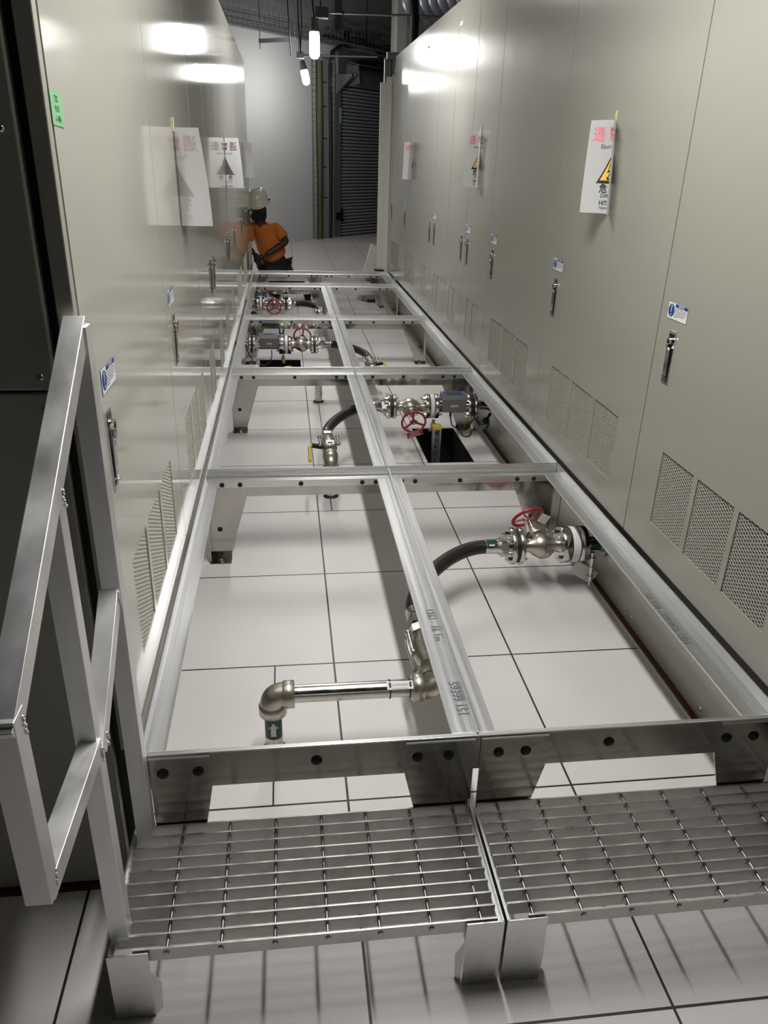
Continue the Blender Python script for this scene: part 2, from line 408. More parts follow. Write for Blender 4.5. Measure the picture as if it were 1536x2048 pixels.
# grey vertical channel on the upper wall, panel joint, thermostat
o = MB().m('galv').prism([wp(.86, 3.64, .06), wp(.97, 3.64, .06), wp(.97, 5.1, .06), wp(.86, 5.1, .06)], ND*.05).build('steel_channel'); tag(o, 'flat grey steel channel standing on the dark upper wall above the shutter rail', 'channel')
b = MB().m('dark').prism([wp(1.565, 3.42, .003), wp(1.58, 3.42, .003), wp(1.58, 5.1, .003), wp(1.565, 5.1, .003)], ND*.003)
structure(b.build('trim_2'))
o = MB().m('black').prism([wp(1.09, 3.53, .03), wp(1.19, 3.53, .03), wp(1.19, 3.66, .03), wp(1.09, 3.66, .03)], ND*.03)
o.m('meter').prism([wp(1.12, 3.57, .034), wp(1.16, 3.57, .034), wp(1.16, 3.62, .034), wp(1.12, 3.62, .034)], ND*.004)
tag(o.build('wall_control', bevel=.004), 'small black square control box on the upper wall right of the hanging lamp', 'control box')

# concrete column behind the right row, duct, black hose
o = MB().m('concrete').box(1.99, 3.0, 13.4, 14.2, 0, 5.2).m('concretel').box(1.83, 1.99, 13.4, 14.2, 0, 5.2)
tag(o.build('concrete_column'), 'rough concrete column with a pale plastered side behind the right cabinet row', 'column')
b = MB().m('duct')
for k in range(22):
    b.lathe((1.9+k*.11, 12.2-k*.12, 3.75), (.68, -.73, 0), [(0, .30), (.05, .33), (.12, .33), (.16, .30)], 20, closed=False)
tag(b.build('ribbed_duct'), 'ribbed bluish grey duct hanging high above the right cabinet row', 'duct')
tag(MB().m('black').tube([(1.30, 8.3, 2.35), (1.345, 8.3, 2.6), (1.35, 8.3, 2.9), (1.31, 8.3, 3.3), (1.25, 8.3, 4.0), (1.22, 8.3, 5.2)], .05, 12).build('black_riser_hose'), 'thick black hose rising from the top of the right cabinets to the ceiling', 'hose')

# conduits and trapeze hangers
o = MB().m('galv').cyl((.40, 8.39, 2.925), (2.2, 8.2, 2.92), .0125, seg=10).m('strut').box(.27, .41, 8.33, 8.45, 2.87, 2.97).cyl((.33, 8.39, 2.97), (.33, 8.39, 5.2), .008, seg=6).m('black').cyl((.56, 8.375, 2.925), (.58, 8.373, 2.925), .02, seg=8)
tag(o.build('ceiling_conduit'), 'upper thin grey conduit with a junction box crossing the aisle above the lamps', 'conduit')
o = MB().m('galv').cyl((.20, 11.4, 2.82), (1.28, 11.3, 2.83), .0125, seg=10).m('strut').box(.12, .22, 11.35, 11.46, 2.78, 2.86)
o.cyl((.15, 11.4, 2.86), (.12, 11.4, 5.2), .006, seg=6)
tag(o.build('ceiling_conduit'), 'lower thin grey conduit with a junction box behind the larger lamp', 'conduit')
o = MB().m('hanger').bar((-.36, 9.0, 2.70), (.07, 9.0, 2.735), .04, .04).cyl((-.345, 9.0, 2.62), (-.345, 9.0, 5.2), .006, seg=6).cyl((.055, 9.0, 2.7), (.055, 9.0, 5.2), .006, seg=6)
tag(o.build('strut_hanger'), 'short grey strut bar hung on threaded rods near the end of the left cabinets', 'hanger')

# ------------------------------------------------------------------ hanging work lamps
def lamp(x, y, zc, tilt, label, rh=.056, hl=.13, name='hanging_lamp', key='bulb'):
    t = thing(name, (x, y, zc), label, 'lamp', 'bare work lamps on the temporary string')
    d = V((math.sin(tilt), 0, math.cos(tilt)))
    c = V((x, y, zc)); prof = []
    for k in range(9): a = math.pi/2*k/8; prof.append((-hl+rh-rh*math.cos(a), rh*math.sin(a)+.0005))
    prof += [(hl*.7, rh), (hl, rh*.9)]
    MB().m(key).lathe(c, d, prof, 20).build('bulb', t)
    MB().m('socket').lathe(c+d*hl, d, [(0, rh*.92), (.02, rh*.95), (.06, rh*.85), (.08, .045), (.13, .04), (.14, .012)], 16).build('socket', t)
    MB().m('cable').tube([c+d*(hl+.13), c+d*(hl+.14)+V((-.02, 0, .15)), c+V((-.05, 0, hl+.6)), c+V((-.06, 0, hl+1.0)), c+V((-.04, 0, 5.2-zc))], .010, 6).build('cord', t)
    return t
lamp(.262, 8.43, 2.615, 0, 'larger glowing work lamp hanging on a black cord in the aisle', key='bulb_mid')
lamp(.288, 12.95, 2.66, -.22, 'smaller tilted glowing work lamp hanging farther down the aisle', .058, .11, key='bulb_far')
def batten(x, y0, y1, z, label, key='batten'):
    t = thing('batten_light', (x, (y0+y1)/2, z), label, 'lamp', 'narrow batten lights over the walkway')
    MB().m('white').box(x-.060, x+.060, y0, y1, z+.012, z+.06).build('housing', t)
    b = MB().m(key); n = 6; pr = [(x+.055*math.cos(a), z+.012-.020*math.sin(a)) for a in [math.pi*k/n for k in range(n+1)]]
    vs = [(px, yy, pz) for yy in (y0, y1) for px, pz in pr]; m_ = n+1
    b.add(vs, [(k, k+1, m_+k+1, m_+k) for k in range(n)]+[tuple(range(m_)), tuple(range(m_, 2*m_))[::-1]]).build('diffuser', t)
    for yy in (y0+.1, y1-.1): MB().m('cable').cyl((x, yy, z+.06), (x, yy, 5.2), .003, seg=6).build('suspension_wire', t)
lamp(-1.6, 9.6, 2.0, 0, 'unseen added fill lamp behind the far end of the left cabinet row')  # out of sight, added to brighten the far wall
batten(.22, -.30, .95, 2.50, 'narrow batten light hanging over the front of the walkway')
batten(.22, 3.55, 4.75, 2.66, 'narrow batten light hanging over the middle of the walkway', 'batten_mid')
b = MB().m('cable')
b.tube([(.0, 8.4, 2.50), (-.02, 8.4, 2.9), (-.04, 8.4, 3.4), (.0, 8.4, 5.2)], .007, 6).tube([(.06, 6.44, 2.33), (.045, 6.44, 2.6), (.03, 6.44, 3.2), (.02, 6.44, 5.2)], .006, 6)
tag(b.build('loose_cables'), 'thin black cables hanging loose from the ceiling left of the larger lamp', 'cable')

# ------------------------------------------------------------------ cabinets
def expanded(mb, xw, sx, y0, y1, z0, z1, pw=.0215, ph=.0105):
    """diamond mesh in the plane x=xw between the given limits"""
    W_, H_ = y1-y0, z1-z0; sl = ph/pw; w = .0011
    for sg in (1, -1):
        c = -W_*sl if sg > 0 else 0.0
        end = H_ if sg > 0 else H_+W_*sl
        k = 0
        c0 = c
        while c0 < end:
            # line z = c0 + sg*sl*y
            pts = []
            for yy in (0, W_):
                zz = c0+sg*sl*yy
                if 0 <= zz <= H_: pts.append((yy, zz))
            for zz in (0, H_):
                yy = (zz-c0)/(sg*sl)
                if 0 < yy < W_: pts.append((yy, zz))
            if len(pts) >= 2:
                a, c2 = pts[0], pts[-1]
                if abs(a[0]-c2[0]) > .003:
                    mb.bar((xw, y0+a[0], z0+a[1]), (xw, y0+c2[0], z0+c2[1]), .0025, .0024, side=(1, 0, 0))
            c0 += ph
            k += 1
def slab(mb, xf, sx, th, y0, y1, z0, z1, holes):
    """door skin: face at xf, body going to xf+sx*th (away from the aisle), rectangular holes cut through"""
    xb = xf+sx*th
    ys = sorted({y0, y1}.union(*[{h[0], h[1]} for h in holes])) if holes else [y0, y1]
    zs = sorted({z0, z1}.union(*[{h[2], h[3]} for h in holes])) if holes else [z0, z1]
    def q(pts, flip):
        mb.add(pts, [(0, 1, 2, 3) if not flip else (3, 2, 1, 0)])
    # keep few big faces: columns between holes run full height
    def solid(cy, cz): return not any(h[0] < cy < h[1] and h[2] < cz < h[3] for h in holes)
    for i in range(len(ys)-1):
        for j in range(len(zs)-1):
            if solid((ys[i]+ys[i+1])/2, (zs[j]+zs[j+1])/2):
                q([(xf, ys[i], zs[j]), (xf, ys[i+1], zs[j]), (xf, ys[i+1], zs[j+1]), (xf, ys[i], zs[j+1])], sx > 0)
    for (a, b2, c, d, inv) in [(y0, y1, z0, z1, False)]+[(h[0], h[1], h[2], h[3], True) for h in holes]:
        for p1, p2 in (((a, c), (b2, c)), ((b2, c), (b2, d)), ((b2, d), (a, d)), ((a, d), (a, c))):
            q([(xf, *p1), (xf, *p2), (xb, *p2), (xb, *p1)], inv ^ (sx < 0))
    mb.add([(xb, y0, z0), (xb, y1, z0), (xb, y1, z1), (xb, y0, z1)], [(0, 1, 2, 3)])
def handle(parent, xf, sx, y, zc=.999):
    b = MB().m('chrome'); o = -sx   # outward direction
    hw = .0205
    b.prism([(xf, y-hw, zc-.077), (xf, y+hw, zc-.077), (xf, y+hw, zc+.077), (xf, y-hw, zc+.077)], (o*.003, 0, 0))
    b.m('blackmet'); b.prism([(xf+o*.003, y-hw+.005, zc-.070), (xf+o*.003, y+hw-.005, zc-.070), (xf+o*.003, y+hw-.005, zc+.070), (xf+o*.003, y-hw+.005, zc+.070)], (o*.0006, 0, 0))
    b.m('chrome')
    b.prism([(xf+o*.0036, y-.010, zc-.055), (xf+o*.0036, y+.010, zc-.055), (xf+o*.007, y+.010, zc+.028), (xf+o*.007, y-.010, zc+.028)], (o*.003, 0, 0))
    b.cyl((xf+o*.003, y, zc+.048), (xf+o*.012, y, zc+.048), .0115, seg=16).m('blackmet').cyl((xf+o*.0119, y, zc+.048), (xf+o*.0135, y, zc+.048), .006, seg=12)
    b.m('chrome').bar((xf+o*.009, y-.004, zc+.022), (xf+o*.009, y+.008, zc+.038), .008, .006, side=(0, 1, 0))
    b.bar((xf+o*.006, y-.012, zc-.063), (xf+o*.006, y+.012, zc-.063), .006, .004, side=(0, 0, 1))
    return b.build('handle', parent, bevel=.0008)
def notice(parent, xf, sx, y, rd):
    """small NOTICE sticker; rd = direction (+1/-1) in y in which its text reads"""
    o = -sx; b = MB(); z0, z1 = 1.106, 1.154; w = .119; x = xf+o*.0008
    xd = V((0, rd, 0)); zd = V((0, 0, 1)); c = V((x, y, z0))-xd*(w/2)
    def rect(k, a, b2, c0, d, dx):
        b.m(k); p = [c+xd*a+zd*c0, c+xd*b2+zd*c0, c+xd*b2+zd*d, c+xd*a+zd*d]
        b.prism([q+V((o*dx, 0, 0)) for q in p], (o*.0002, 0, 0))
    rect('greyink', 0, w, 0, .048, 0); rect('labelwhite', .0012, w-.0012, .0014, .0466, .0003)
    rect('blue', .043, w-.002, .036, .0458, .0006)
    b.m('blue').lathe(c+xd*.022+zd*.0245+V((o*.0004, 0, 0)), (o, 0, 0), [(0, .0185), (.0004, .0185)], 28)
    b.m('labelwhite').prism([c+xd*.0195+zd*.040+V((o*.0010, 0, 0)), c+xd*.0245+zd*.040+V((o*.0010, 0, 0)), c+xd*.0232+zd*.019+V((o*.0010, 0, 0)), c+xd*.0208+zd*.019+V((o*.0010, 0, 0))], (o*.0002, 0, 0))
    b.lathe(c+xd*.022+zd*.0125+V((o*.0010, 0, 0)), (o, 0, 0), [(0, .0026), (.0002, .0026)], 12)
    b.m('labelwhite').text('NOTICE', .0095, c+xd*.080+zd*.0378+V((o*.0010, 0, 0)), xd, zd, 'CENTER', thick=0, bold=.0002)
    for k, (a, e) in enumerate(((.045, .112), (.042, .113), (.042, .112), (.042, .100), (.042, .062))):
        zc = .0315-k*.0056; xx = a
        while xx < e:
            l = random.uniform(.003, .008); rect('greyink', xx, min(xx+l, e), zc-.0011, zc+.0011, .0008); xx += l+.0014
    return b.build('notice_label', parent)

def cabinet_unit(side, y0, y1, doors, label, topz, plate=None, first_end=False):
    """doors: list of (ya, yb, handle_y, vents, notice_y)"""
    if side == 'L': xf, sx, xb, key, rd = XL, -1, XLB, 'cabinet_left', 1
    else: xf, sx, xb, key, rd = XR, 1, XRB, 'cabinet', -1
    t = thing('electrical_cabinet', ((xf+sx*.4), (y0+y1)/2, 0), label, 'cabinet', 'cabinets in the '+('left' if side == 'L' else 'right')+' row')
    g = .0028
    b = MB().m('dark').box(xf+sx*.030, xf+sx*.85, y0+.001, y1-.001, ZD+.004, topz-.004)
    b.box(xb+sx*.004, xf+sx*.85, y0+.0006, y1-.0006, .215, ZD)  # top of the base coloured dark to stand for shade in the recess
    b.m('cabinet_base').box(xb, xf+sx*.85, y0+.0006, y1-.0006, .0, .215)
    b.build('body', t)
    b = MB().m('steel')
    for yy in (y0+.03, y1-.03):
        for z in (.045,): b.lathe((xb, yy, z), (-sx, 0, 0), [(0, .008), (.003, .007), (.004, .003)], 10)
    b.lathe((xb, (y0+y1)/2, .045), (-sx, 0, 0), [(0, .008), (.003, .007), (.004, .003)], 10)
    b.build('base_screws', t)
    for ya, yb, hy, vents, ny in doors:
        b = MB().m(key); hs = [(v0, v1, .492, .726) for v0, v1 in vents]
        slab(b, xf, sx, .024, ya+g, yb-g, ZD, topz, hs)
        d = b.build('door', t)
        if vents:
            bk = MB().m('dark').box(xf+sx*.018, xf+sx*.0235, min(v[0] for v in vents)-.001, max(v[1] for v in vents)+.001, .490, .728)
            bk.build('vent_backing', d)
        for v0, v1 in vents:
            e = MB().m('vent'); expanded(e, xf+sx*.0042, sx, v0, v1, .492, .726)
            mm = e.build('vent_mesh', d); mm['kind'] = 'stuff'
            del mm['kind']
        if hy is not None: handle(d, xf, sx, hy)
        if ny is not None: notice(d, xf, sx, ny, rd)
    if side == 'R':
        MB().m('cabinet').box(xf+.006, xf+.5, y0+.002, y1-.002, topz+.003, topz+.098).build('top_trim', t)
    if plate:
        b = MB()
        for (ya, k) in plate:
            b.m(k).box(xf-sx*.0008, xf, ya-.045, ya+.045, topz-.045, topz-.025)
            b.m('greyink').box(xf-sx*.0014, xf-sx*.0008, ya-.035, ya+.035, topz-.038, topz-.032)
        b.build('name_plate', t)
    return t
TR = 2.318
cabinet_unit('R', -1.39, -.316, [(-1.39, -.316, -.42, [(-.68, -.48), (-.90, -.70), (-1.12, -.92)], None)], 'cream cabinet of the right row nearest the camera, mostly out of view', TR)
cabinet_unit('R', -.316, .757, [(-.316, .757, .655, [(-.046, .153), (.175, .369), (.390, .588)], .652)], 'tall cream cabinet at the near right, its three vent panels above the platform edge', TR)
cabinet_unit('R', .757, 2.90, [(.757, 1.83, 1.724, [(.931, 1.150), (1.172, 1.398), (1.425, 1.653)], 1.722), (1.83, 2.90, 2.80, [(2.008, 2.215), (2.232, 2.462), (2.488, 2.724)], 2.797)], 'wide two-door cream cabinet with the large warning paper, third from the near right', TR)
cabinet_unit('R', 2.90, 4.08, [(2.90, 3.495, 3.430, [(3.062, 3.20), (3.222, 3.355)], 3.433), (3.495, 4.08, 3.606, [(3.658, 3.78), (3.80, 3.922)], None)], 'narrow two-door cream cabinet in the right row with the flared side-on paper', TR, [(4.02, 'labelwhite')])
cabinet_unit('R', 4.08, 5.25, [(4.08, 4.655, 4.58, [(4.243, 4.375), (4.395, 4.525)], 4.60), (4.655, 5.25, 4.775, [(4.84, 4.96), (4.98, 5.10)], None)], 'cream cabinet in the right row with a dark name plate at its top corner', TR, [(5.19, 'meter')])
cabinet_unit('R', 5.25, 7.17, [(5.25, 6.20, 6.13, [(5.443, 5.63), (5.65, 5.84), (5.86, 6.05)], 6.12), (6.20, 7.17, 7.09, [(6.43, 6.62), (6.64, 6.83), (6.85, 7.035)], 7.085)], 'farthest cabinet of the right row beside the white ribbed panel', TR, [(6.12, 'meter')])
TL = 2.30
cabinet_unit('L', YEND+.004, .757, [(YEND+.004, .757, -.072, [(-.015, .163), (.187, .380), (.402, .594)], -.028)], 'nearest cream cabinet of the left row with the green tape on its edge', TL)
cabinet_unit('L', .757, 1.735, [(.757, 1.735, .891, [(.96, 1.14), (1.165, 1.365), (1.385, 1.592)], .87)], 'left row cabinet carrying the folded paper that sticks out into the aisle', TL)
cabinet_unit('L', 1.735, 2.86, [(1.735, 2.293, 2.215, [(1.885, 2.0), (2.02, 2.15)], None), (2.293, 2.86, 2.37, [(2.45, 2.57), (2.59, 2.71)], None)], 'third cabinet of the left row with two long handles side by side', TL)
cabinet_unit('L', 2.86, 4.0, [(2.86, 3.44, 3.355, [(2.97, 3.09), (3.11, 3.23)], None), (3.44, 4.0, 3.52, [(3.58, 3.69), (3.71, 3.82)], None)], 'fourth cabinet of the left row from the handrail', TL)
cabinet_unit('L', 4.0, 5.0, [(4.0, 5.0, 4.10, [(4.20, 4.40), (4.42, 4.62), (4.64, 4.85)], None)], 'fifth cabinet of the left row from the handrail', TL)
cabinet_unit('L', 5.0, 7.03, [(5.0, 6.02, 5.10, [(5.2, 5.4), (5.42, 5.61), (5.63, 5.82)], None), (6.02, 7.03, 6.12, [(6.26, 6.45), (6.47, 6.66), (6.68, 6.86)], None)], 'farthest cabinet of the left row where the man works', TL)
# dark end panel of the left row
ep = thing('cabinet_end_panel', (-.9, YEND, 0), 'dark olive side panel closing the near end of the left cabinet row', 'panel')
MB().m('cabinet_end').box(-.490, XL-.0005, YEND-.022, YEND+.001, ZD, 2.30).m('cabinet_base').box(-.507, XLB, YEND-.01, YEND+.001, .0, ZD).build('corner_post', ep, bevel=.002)
b = MB().m('dark').box(-1.5, -.489, YEND-.002, YEND+.003, .02, 2.3); b.build('gap', ep)
MB().m('cabinet_end').box(-1.6, -.506, YEND-.024, YEND-.002, 1.150, 2.30).build('upper_panel', ep, bevel=.004)
MB().m('cabinet_end').box(-1.6, -.506, YEND-.024, YEND-.002, .018, 1.146).build('lower_panel', ep, bevel=.004)
for z in (1.538, 1.173, 1.118, .77, .40, .05):
    MB().m('chrome').lathe((-.529, YEND-.024, z), (0, -1, 0), [(0, .0062), (.002, .006), (.0035, .003)], 12).m('blackmet').box(-.5295-.0028, -.5295+.0038, YEND-.0281, YEND-.0272, z-.0006, z+.0006).build('screw', ep)
# red sealing strips on the floor along both bases
tag(MB().m('redstrip').box(1.052, 1.071, -1.4, 7.1, .0005, .010).m('inkwhite').box(1.047, 1.052, -1.4, 7.1, .0005, .006).build('sealing_strip'), 'reddish brown sealing strip along the foot of the right cabinet row', 'strip')
tag(MB().m('redstrip').box(-1.6, -.54, YEND-.032, YEND-.012, .0005, .012).build('sealing_strip'), 'reddish brown sealing strip on the floor under the dark end panel', 'strip')

# ------------------------------------------------------------------ warning papers
def paper(x, y, z1, sx, near_a, far_a, label, bot=(0, 0), h=.295, w=.105):
    """crease line held on the door by yellow tape, both halves flaring out. sx: +1 right row, -1 left row"""
    t = thing('warning_paper', (x, y, z1-h), label, 'paper', 'taped warning papers')
    o = -sx
    def side(dirn, a_top, a_bot, n=8, m_=6):
        grid = []
        for j in range(m_+1):
            v = j/m_; a = a_top+(a_bot-a_top)*v
            row = []
            for i in range(n+1):
                u = i/n; aa = math.radians(a)*(.55+.45*min(1, u*1.6))
                row.append(None)
            # integrate a gentle curve
            px, py = 0., 0.
            row[0] = V((x+o*.003, y+bot[0]*v, z1-h*v))
            for i in range(1, n+1):
                u = (i-.5)/n; aa = math.radians(a)*(.5+.5*min(1, u*2))
                px += math.sin(aa)*w/n; py += math.cos(aa)*w/n
                row[i] = V((x+o*(.003+px), y+bot[0]*v+dirn*py, z1-h*v))
            grid.append(row)
        return grid
    G = {1: side(1, *far_a), -1: side(-1, *near_a)}
    b = MB().m('paper')
    for dn, g in G.items():
        vs = [q for r in g for q in r]; n = len(g[0])
        b.add(vs, [(j*n+i, j*n+i+1, (j+1)*n+i+1, (j+1)*n+i) for j in range(len(g)-1) for i in range(n-1)], True)
    b.build('sheet', t)
    # printing, mapped onto the curved sheet: u in metres to the reader's right from the crease, v down from the top
    rd = -sx*-1*-1   # right row reads towards -y, left row towards +y
    rd = -1 if sx > 0 else 1
    def at(u, v, lift=.0006):
        dn = rd if u >= 0 else -rd; g = G[dn]; n = len(g[0])-1; m_ = len(g)-1
        fu = min(abs(u)/w*n, n-1e-4); fv = min(max(v/h*m_, 0), m_-1e-4); i, j = int(fu), int(fv); fu -= i; fv -= j
        p = (g[j][i]*(1-fu)+g[j][i+1]*fu)*(1-fv)+(g[j+1][i]*(1-fu)+g[j+1][i+1]*fu)*fv
        e1 = (g[j][i+1]-g[j][i]); e2 = g[j+1][i]-g[j][i]; nn = e1.cross(e2).normalized()
        if nn.x*o < 0: nn = -nn
        if abs(nn.x) < 1e-3: pass
        return p+nn*lift
    b = MB()
    def txt(body, size, u0, v0, k, bold=0.0, align='CENTER'):
        tmp = MB().text(body, size, (0, 0, 0), (1, 0, 0), (0, 1, 0), align, 0, bold)
        vs = [at(u0+q[0], v0-q[1]) for q in tmp.v]; b.m(k).add(vs, tmp.f)
    txt('通 電 中', .050, 0, .063, 'pinkink', .0010)
    txt('Electrical Live', .019, 0, .089, 'ink', .0001)
    def tri(s, k, lift):
        c = V((0, .150)); pts = []
        import math as _m
        base = [(0, -.052), (.058, .044), (-.058, .044)]
        # split into strips so it follows the sheet
        N = 14; vs = []; fs = []
        for a in range(N+1):
            f = a/N; yv = -.052*s+(.096*s)*f
            hw = .058*s*f
            for q in range(-4, 5): vs.append(at(hw*q/4+1e-5, .155+yv, lift))
        for a in range(N):
            for q in range(8): fs.append((a*9+q, a*9+q+1, (a+1)*9+q+1, (a+1)*9+q))
        b.m(k).add(vs, fs)
    tri(1.0, 'ink', .0005); tri(.78, 'yellowink', .0010)
    bolt = [(.006, .122), (-.012, .158), (.000, .155), (-.010, .180), (-.004, .186), (-.016, .188), (-.020, .176), (-.015, .180), (-.004, .160), (-.018, .166), (0, .122)]
    vs = [at(u, v, .0014) for u, v in bolt]; b.m('ink').add(vs, [tuple(range(len(vs)))])
    txt('危   険', .031, 0, .226, 'ink', .0008); txt('DANGER', .0185, 0, .244, 'ink', .0002)
    txt('HITACHI', .0205, 0, .268, 'ink', .0004); txt('Inspire the Next', .0115, 0, .280, 'ink', .0001)
    b.build('printing', t)
    tb = MB().m('tape').box(x+o*.001, x+o*.0035, y-.009, y+.009, z1-.012, z1+.028); tb.build('tape', t)
    return t
paper(XR, 1.31, 1.652, 1, (28, 28), (33, 56), 'large warning paper on the right row nearest the camera, lightning triangle showing', (-.045, 0))
paper(XR, 3.27, 1.665, 1, (20, 20), (35, 50), 'warning paper seen side-on in the middle of the right cabinet row')
paper(XR, 5.72, 1.640, 1, (30, 40), (50, 60), 'farthest folded white paper on the right row, print turned away')
paper(XL, 1.24, 1.582, -1, (58, 96), (30, 30), 'nearest white paper on the left row, flared out with its back showing', (.02, 0), h=.288)
paper(XL, 3.61, 1.594, -1, (60, 92), (30, 30), 'second flared paper on the left row, hanging between the first and the hard hat', (.0, 0), h=.27)
paper(XL, 5.75, 1.60, -1, (60, 80), (30, 30), 'farthest flared paper on the left row, just above the hard hat', (.0, 0), h=.27)
# green tape
gt = thing('green_tape_note', (XL, -.145, 1.544), 'strip of green tape with handwriting on the edge of the left cabinet', 'tape')
b = MB().m('greentape').prism([(XL+.0006, -.177, 1.592), (XL+.0006, -.110, 1.591), (XL+.0006, -.114, 1.543), (XL+.0006, -.178, 1.546)], (.0004, 0, 0)); b.build('tape', gt)
b = MB().m('ink')
for s, z in (('T02', 1.577), ('9/10', 1.5635), ('-1-48v', 1.5500)): b.text(s, .013, (XL+.0011, -.146, z), (0, 1, 0), (0, 0, 1), 'CENTER')
b.build('handwriting', gt)
# white stickers / scuffs on far doors are left to the labels above

# ------------------------------------------------------------------ walkway platform frame
ZL, ZT = .345, .376
ROWS = [-.2, 1.405, 3.03, 4.69, 6.36, 7.23]
XA, XB_, XC = -.455, .985, .268
pf = thing('walkway_frame', (.265, 3.5, 0), 'long bare aluminium walkway frame filling the aisle between the two cabinet rows', 'platform frame')
def sec(y0, y1): return y0+.002, y1-.002
for i in range(5):
    y0, y1 = ROWS[i]+(.004 if i else 0.0), ROWS[i+1]-.004
    if i == 0: y0 = -.196
    # left
    ya, yb = (y0+.0305 if i == 0 else y0+.042), y1-.052
    b = MB().m('alu').box(XA, XA+.047, ya, yb, ZL-.006, ZL).box(XA, XA+.004, y0, y1, ZL, ZT).box(XA+.006, XA+.012, ya, yb, ZL-.06, ZL-.0065).box(XA+.016, XA+.018, ya, yb, ZL, ZL+.0015)
    b.build('side_beam', pf, bevel=.0008)
    b = MB().m('alu').box(XB_-.072, XB_, ya, yb, ZL-.006, ZL).box(XB_-.004, XB_, y0, y1, ZL, ZT).box(XB_-.014, XB_-.008, ya, yb, ZL-.06, ZL-.0065).box(XB_-.034, XB_-.032, ya, yb, ZL, ZL+.0015)
    b.build('side_beam', pf, bevel=.0008)
    if i < 4:
        b = MB().m('alu').box(XC-.050, XC+.050, ya, yb, ZL-.006, ZL).box(XC-.002, XC+.003, y0, y1, ZL+.0003, ZT-.004).box(XC-.004, XC+.004, ya, yb, ZL-.06, ZL-.0065).box(XC+.014, XC+.0155, ya, yb, ZL, ZL+.0015).box(XC-.017, XC-.0155, ya, yb, ZL, ZL+.0015)
        b.build('centre_beam', pf, bevel=.0008)
for i, y in enumerate(ROWS):
    b = MB().m('alu_x')
    if i == 0:
        b.m('plate').box(XA, XB_, y, y+.005, ZT-.105, ZT-.0105).m('alu_x').box(XA, XB_, y-.002, y+.009, ZT-.0125, ZT-.0085).box(XA, XB_, y+.005, y+.030, ZL-.004, ZL+.002)
        b.build('cross_beam', pf, bevel=.0008)
        continue
    b.box(XA+.005, XB_-.005, y-.055, y+.045, ZL-.006, ZL).box(XA+.006, XB_-.006, y, y+.004, ZL+.0003, ZT-.001).box(XA+.005, XB_-.005, y-.030, y-.028, ZL, ZL+.0015)
    b.box(XA+.02, XB_-.02, y-.050, y-.0465, ZL-.030, ZL-.0065)
    b.build('cross_beam', pf, bevel=.0008)
    MB().m('plate').box(XA+.008, XB_-.008, y-.038, y-.034, .272, ZL-.006).build('cross_plate', pf)
def bolt(x, y, z, r=.0105):
    b = MB().m('blackmet').lathe((x, y, z), (0, -1, 0), [(0, r), (.002, r), (.004, r*.86), (.005, r*.5)], 16)
    b.m('dark').lathe((x, y-.005, z), (0, -1, 0), [(0, r*.42), (.0004, r*.42)], 6)
    b.build('bolt', pf)
def gusset(xo, xi, xb, y, top, name='leg_plate', mk='plate', foot=True, th=.004, yb=None):
    """leg sheet: outer edge xo, inner edge xi at the top tapering to xb at the floor"""
    b = MB().m(mk).prism([(xo, y, top), (xi, y, top), (xi, y, .272), (xb, y, .03), (xb, y, .0), (xo, y, .0)], (0, th, 0))
    s = 1 if xi > xo else -1
    b.box(xo, xo+s*.004, y-.045, y, 0, top)                     # return flange along the outer edge
    if foot:
        b.box(xo, xb, y-.055, y, 0, .004)
        b.m('steel').lathe(((xo+xb)/2, y-.028, .004), (0, 0, 1), [(0, .016), (.002, .015)], 16).lathe(((xo+xb)/2, y-.028, .006), (0, 0, 1), [(0, .010), (.008, .009)], 6)
    b.build(name, pf)
    bolt((xo+xb)/2, y, .131)
# front plates
def front_plate(x0, x1, xb, bolts):
    b = MB().m('plate').prism([(x0, -.2045, .360), (x1, -.2045, .360), (x1, -.2045, .272), (xb, -.2045, .03), (xb, -.2045, 0), (x0, -.2045, 0)], (0, .004, 0))
    b.m('alu_x').box(x0, x1, -.2065, -.196, .357, .361).build('leg_plate', pf)
    for bx in bolts: bolt(bx, -.2045, .318, .0125)
front_plate(-.438, -.311, -.352, (-.411, -.337))
front_plate(.2625, .108, .165, (.135, .205))
front_plate(.2765, .430, .374, (.318, .380))
front_plate(.985, .838, .905, (.858, .925))
bolt(-.086, -.2, .324, .0125); bolt(.575, -.2, .324, .0125)
for i, y in enumerate(ROWS[1:]):
    yy = y-.0425
    gusset(XA, -.300, -.372, yy, ZL-.006); gusset(XB_, .800, .900, yy, ZL-.006)
    if i >= 3:
        gusset(XC-.004, .130, .180, yy, ZL-.006)
    for bx in (-.394, -.324, -.085, .160, .215, .320, .375, .56, .80, .87): bolt(bx, y-.0505, .327, .0095)
# marker writing on the beams
MB().m('marker').text('1361 - 16 1m', .030, (XC-.022, .36, ZL+.0008), (0, -1, 0), (1, 0, 0)).build('marker_writing', pf)
MB().m('marker').text('59399 151', .030, (XC-.022, .02, ZL+.0008), (0, -1, 0), (1, 0, 0)).build('marker_writing', pf)
MB().m('marker').text('122 SQ1 - SERVICE CEN', .026, (XB_-.066, .40, ZL+.0008), (0, -1, 0), (1, 0, 0), bold=.0003).build('marker_writing', pf)

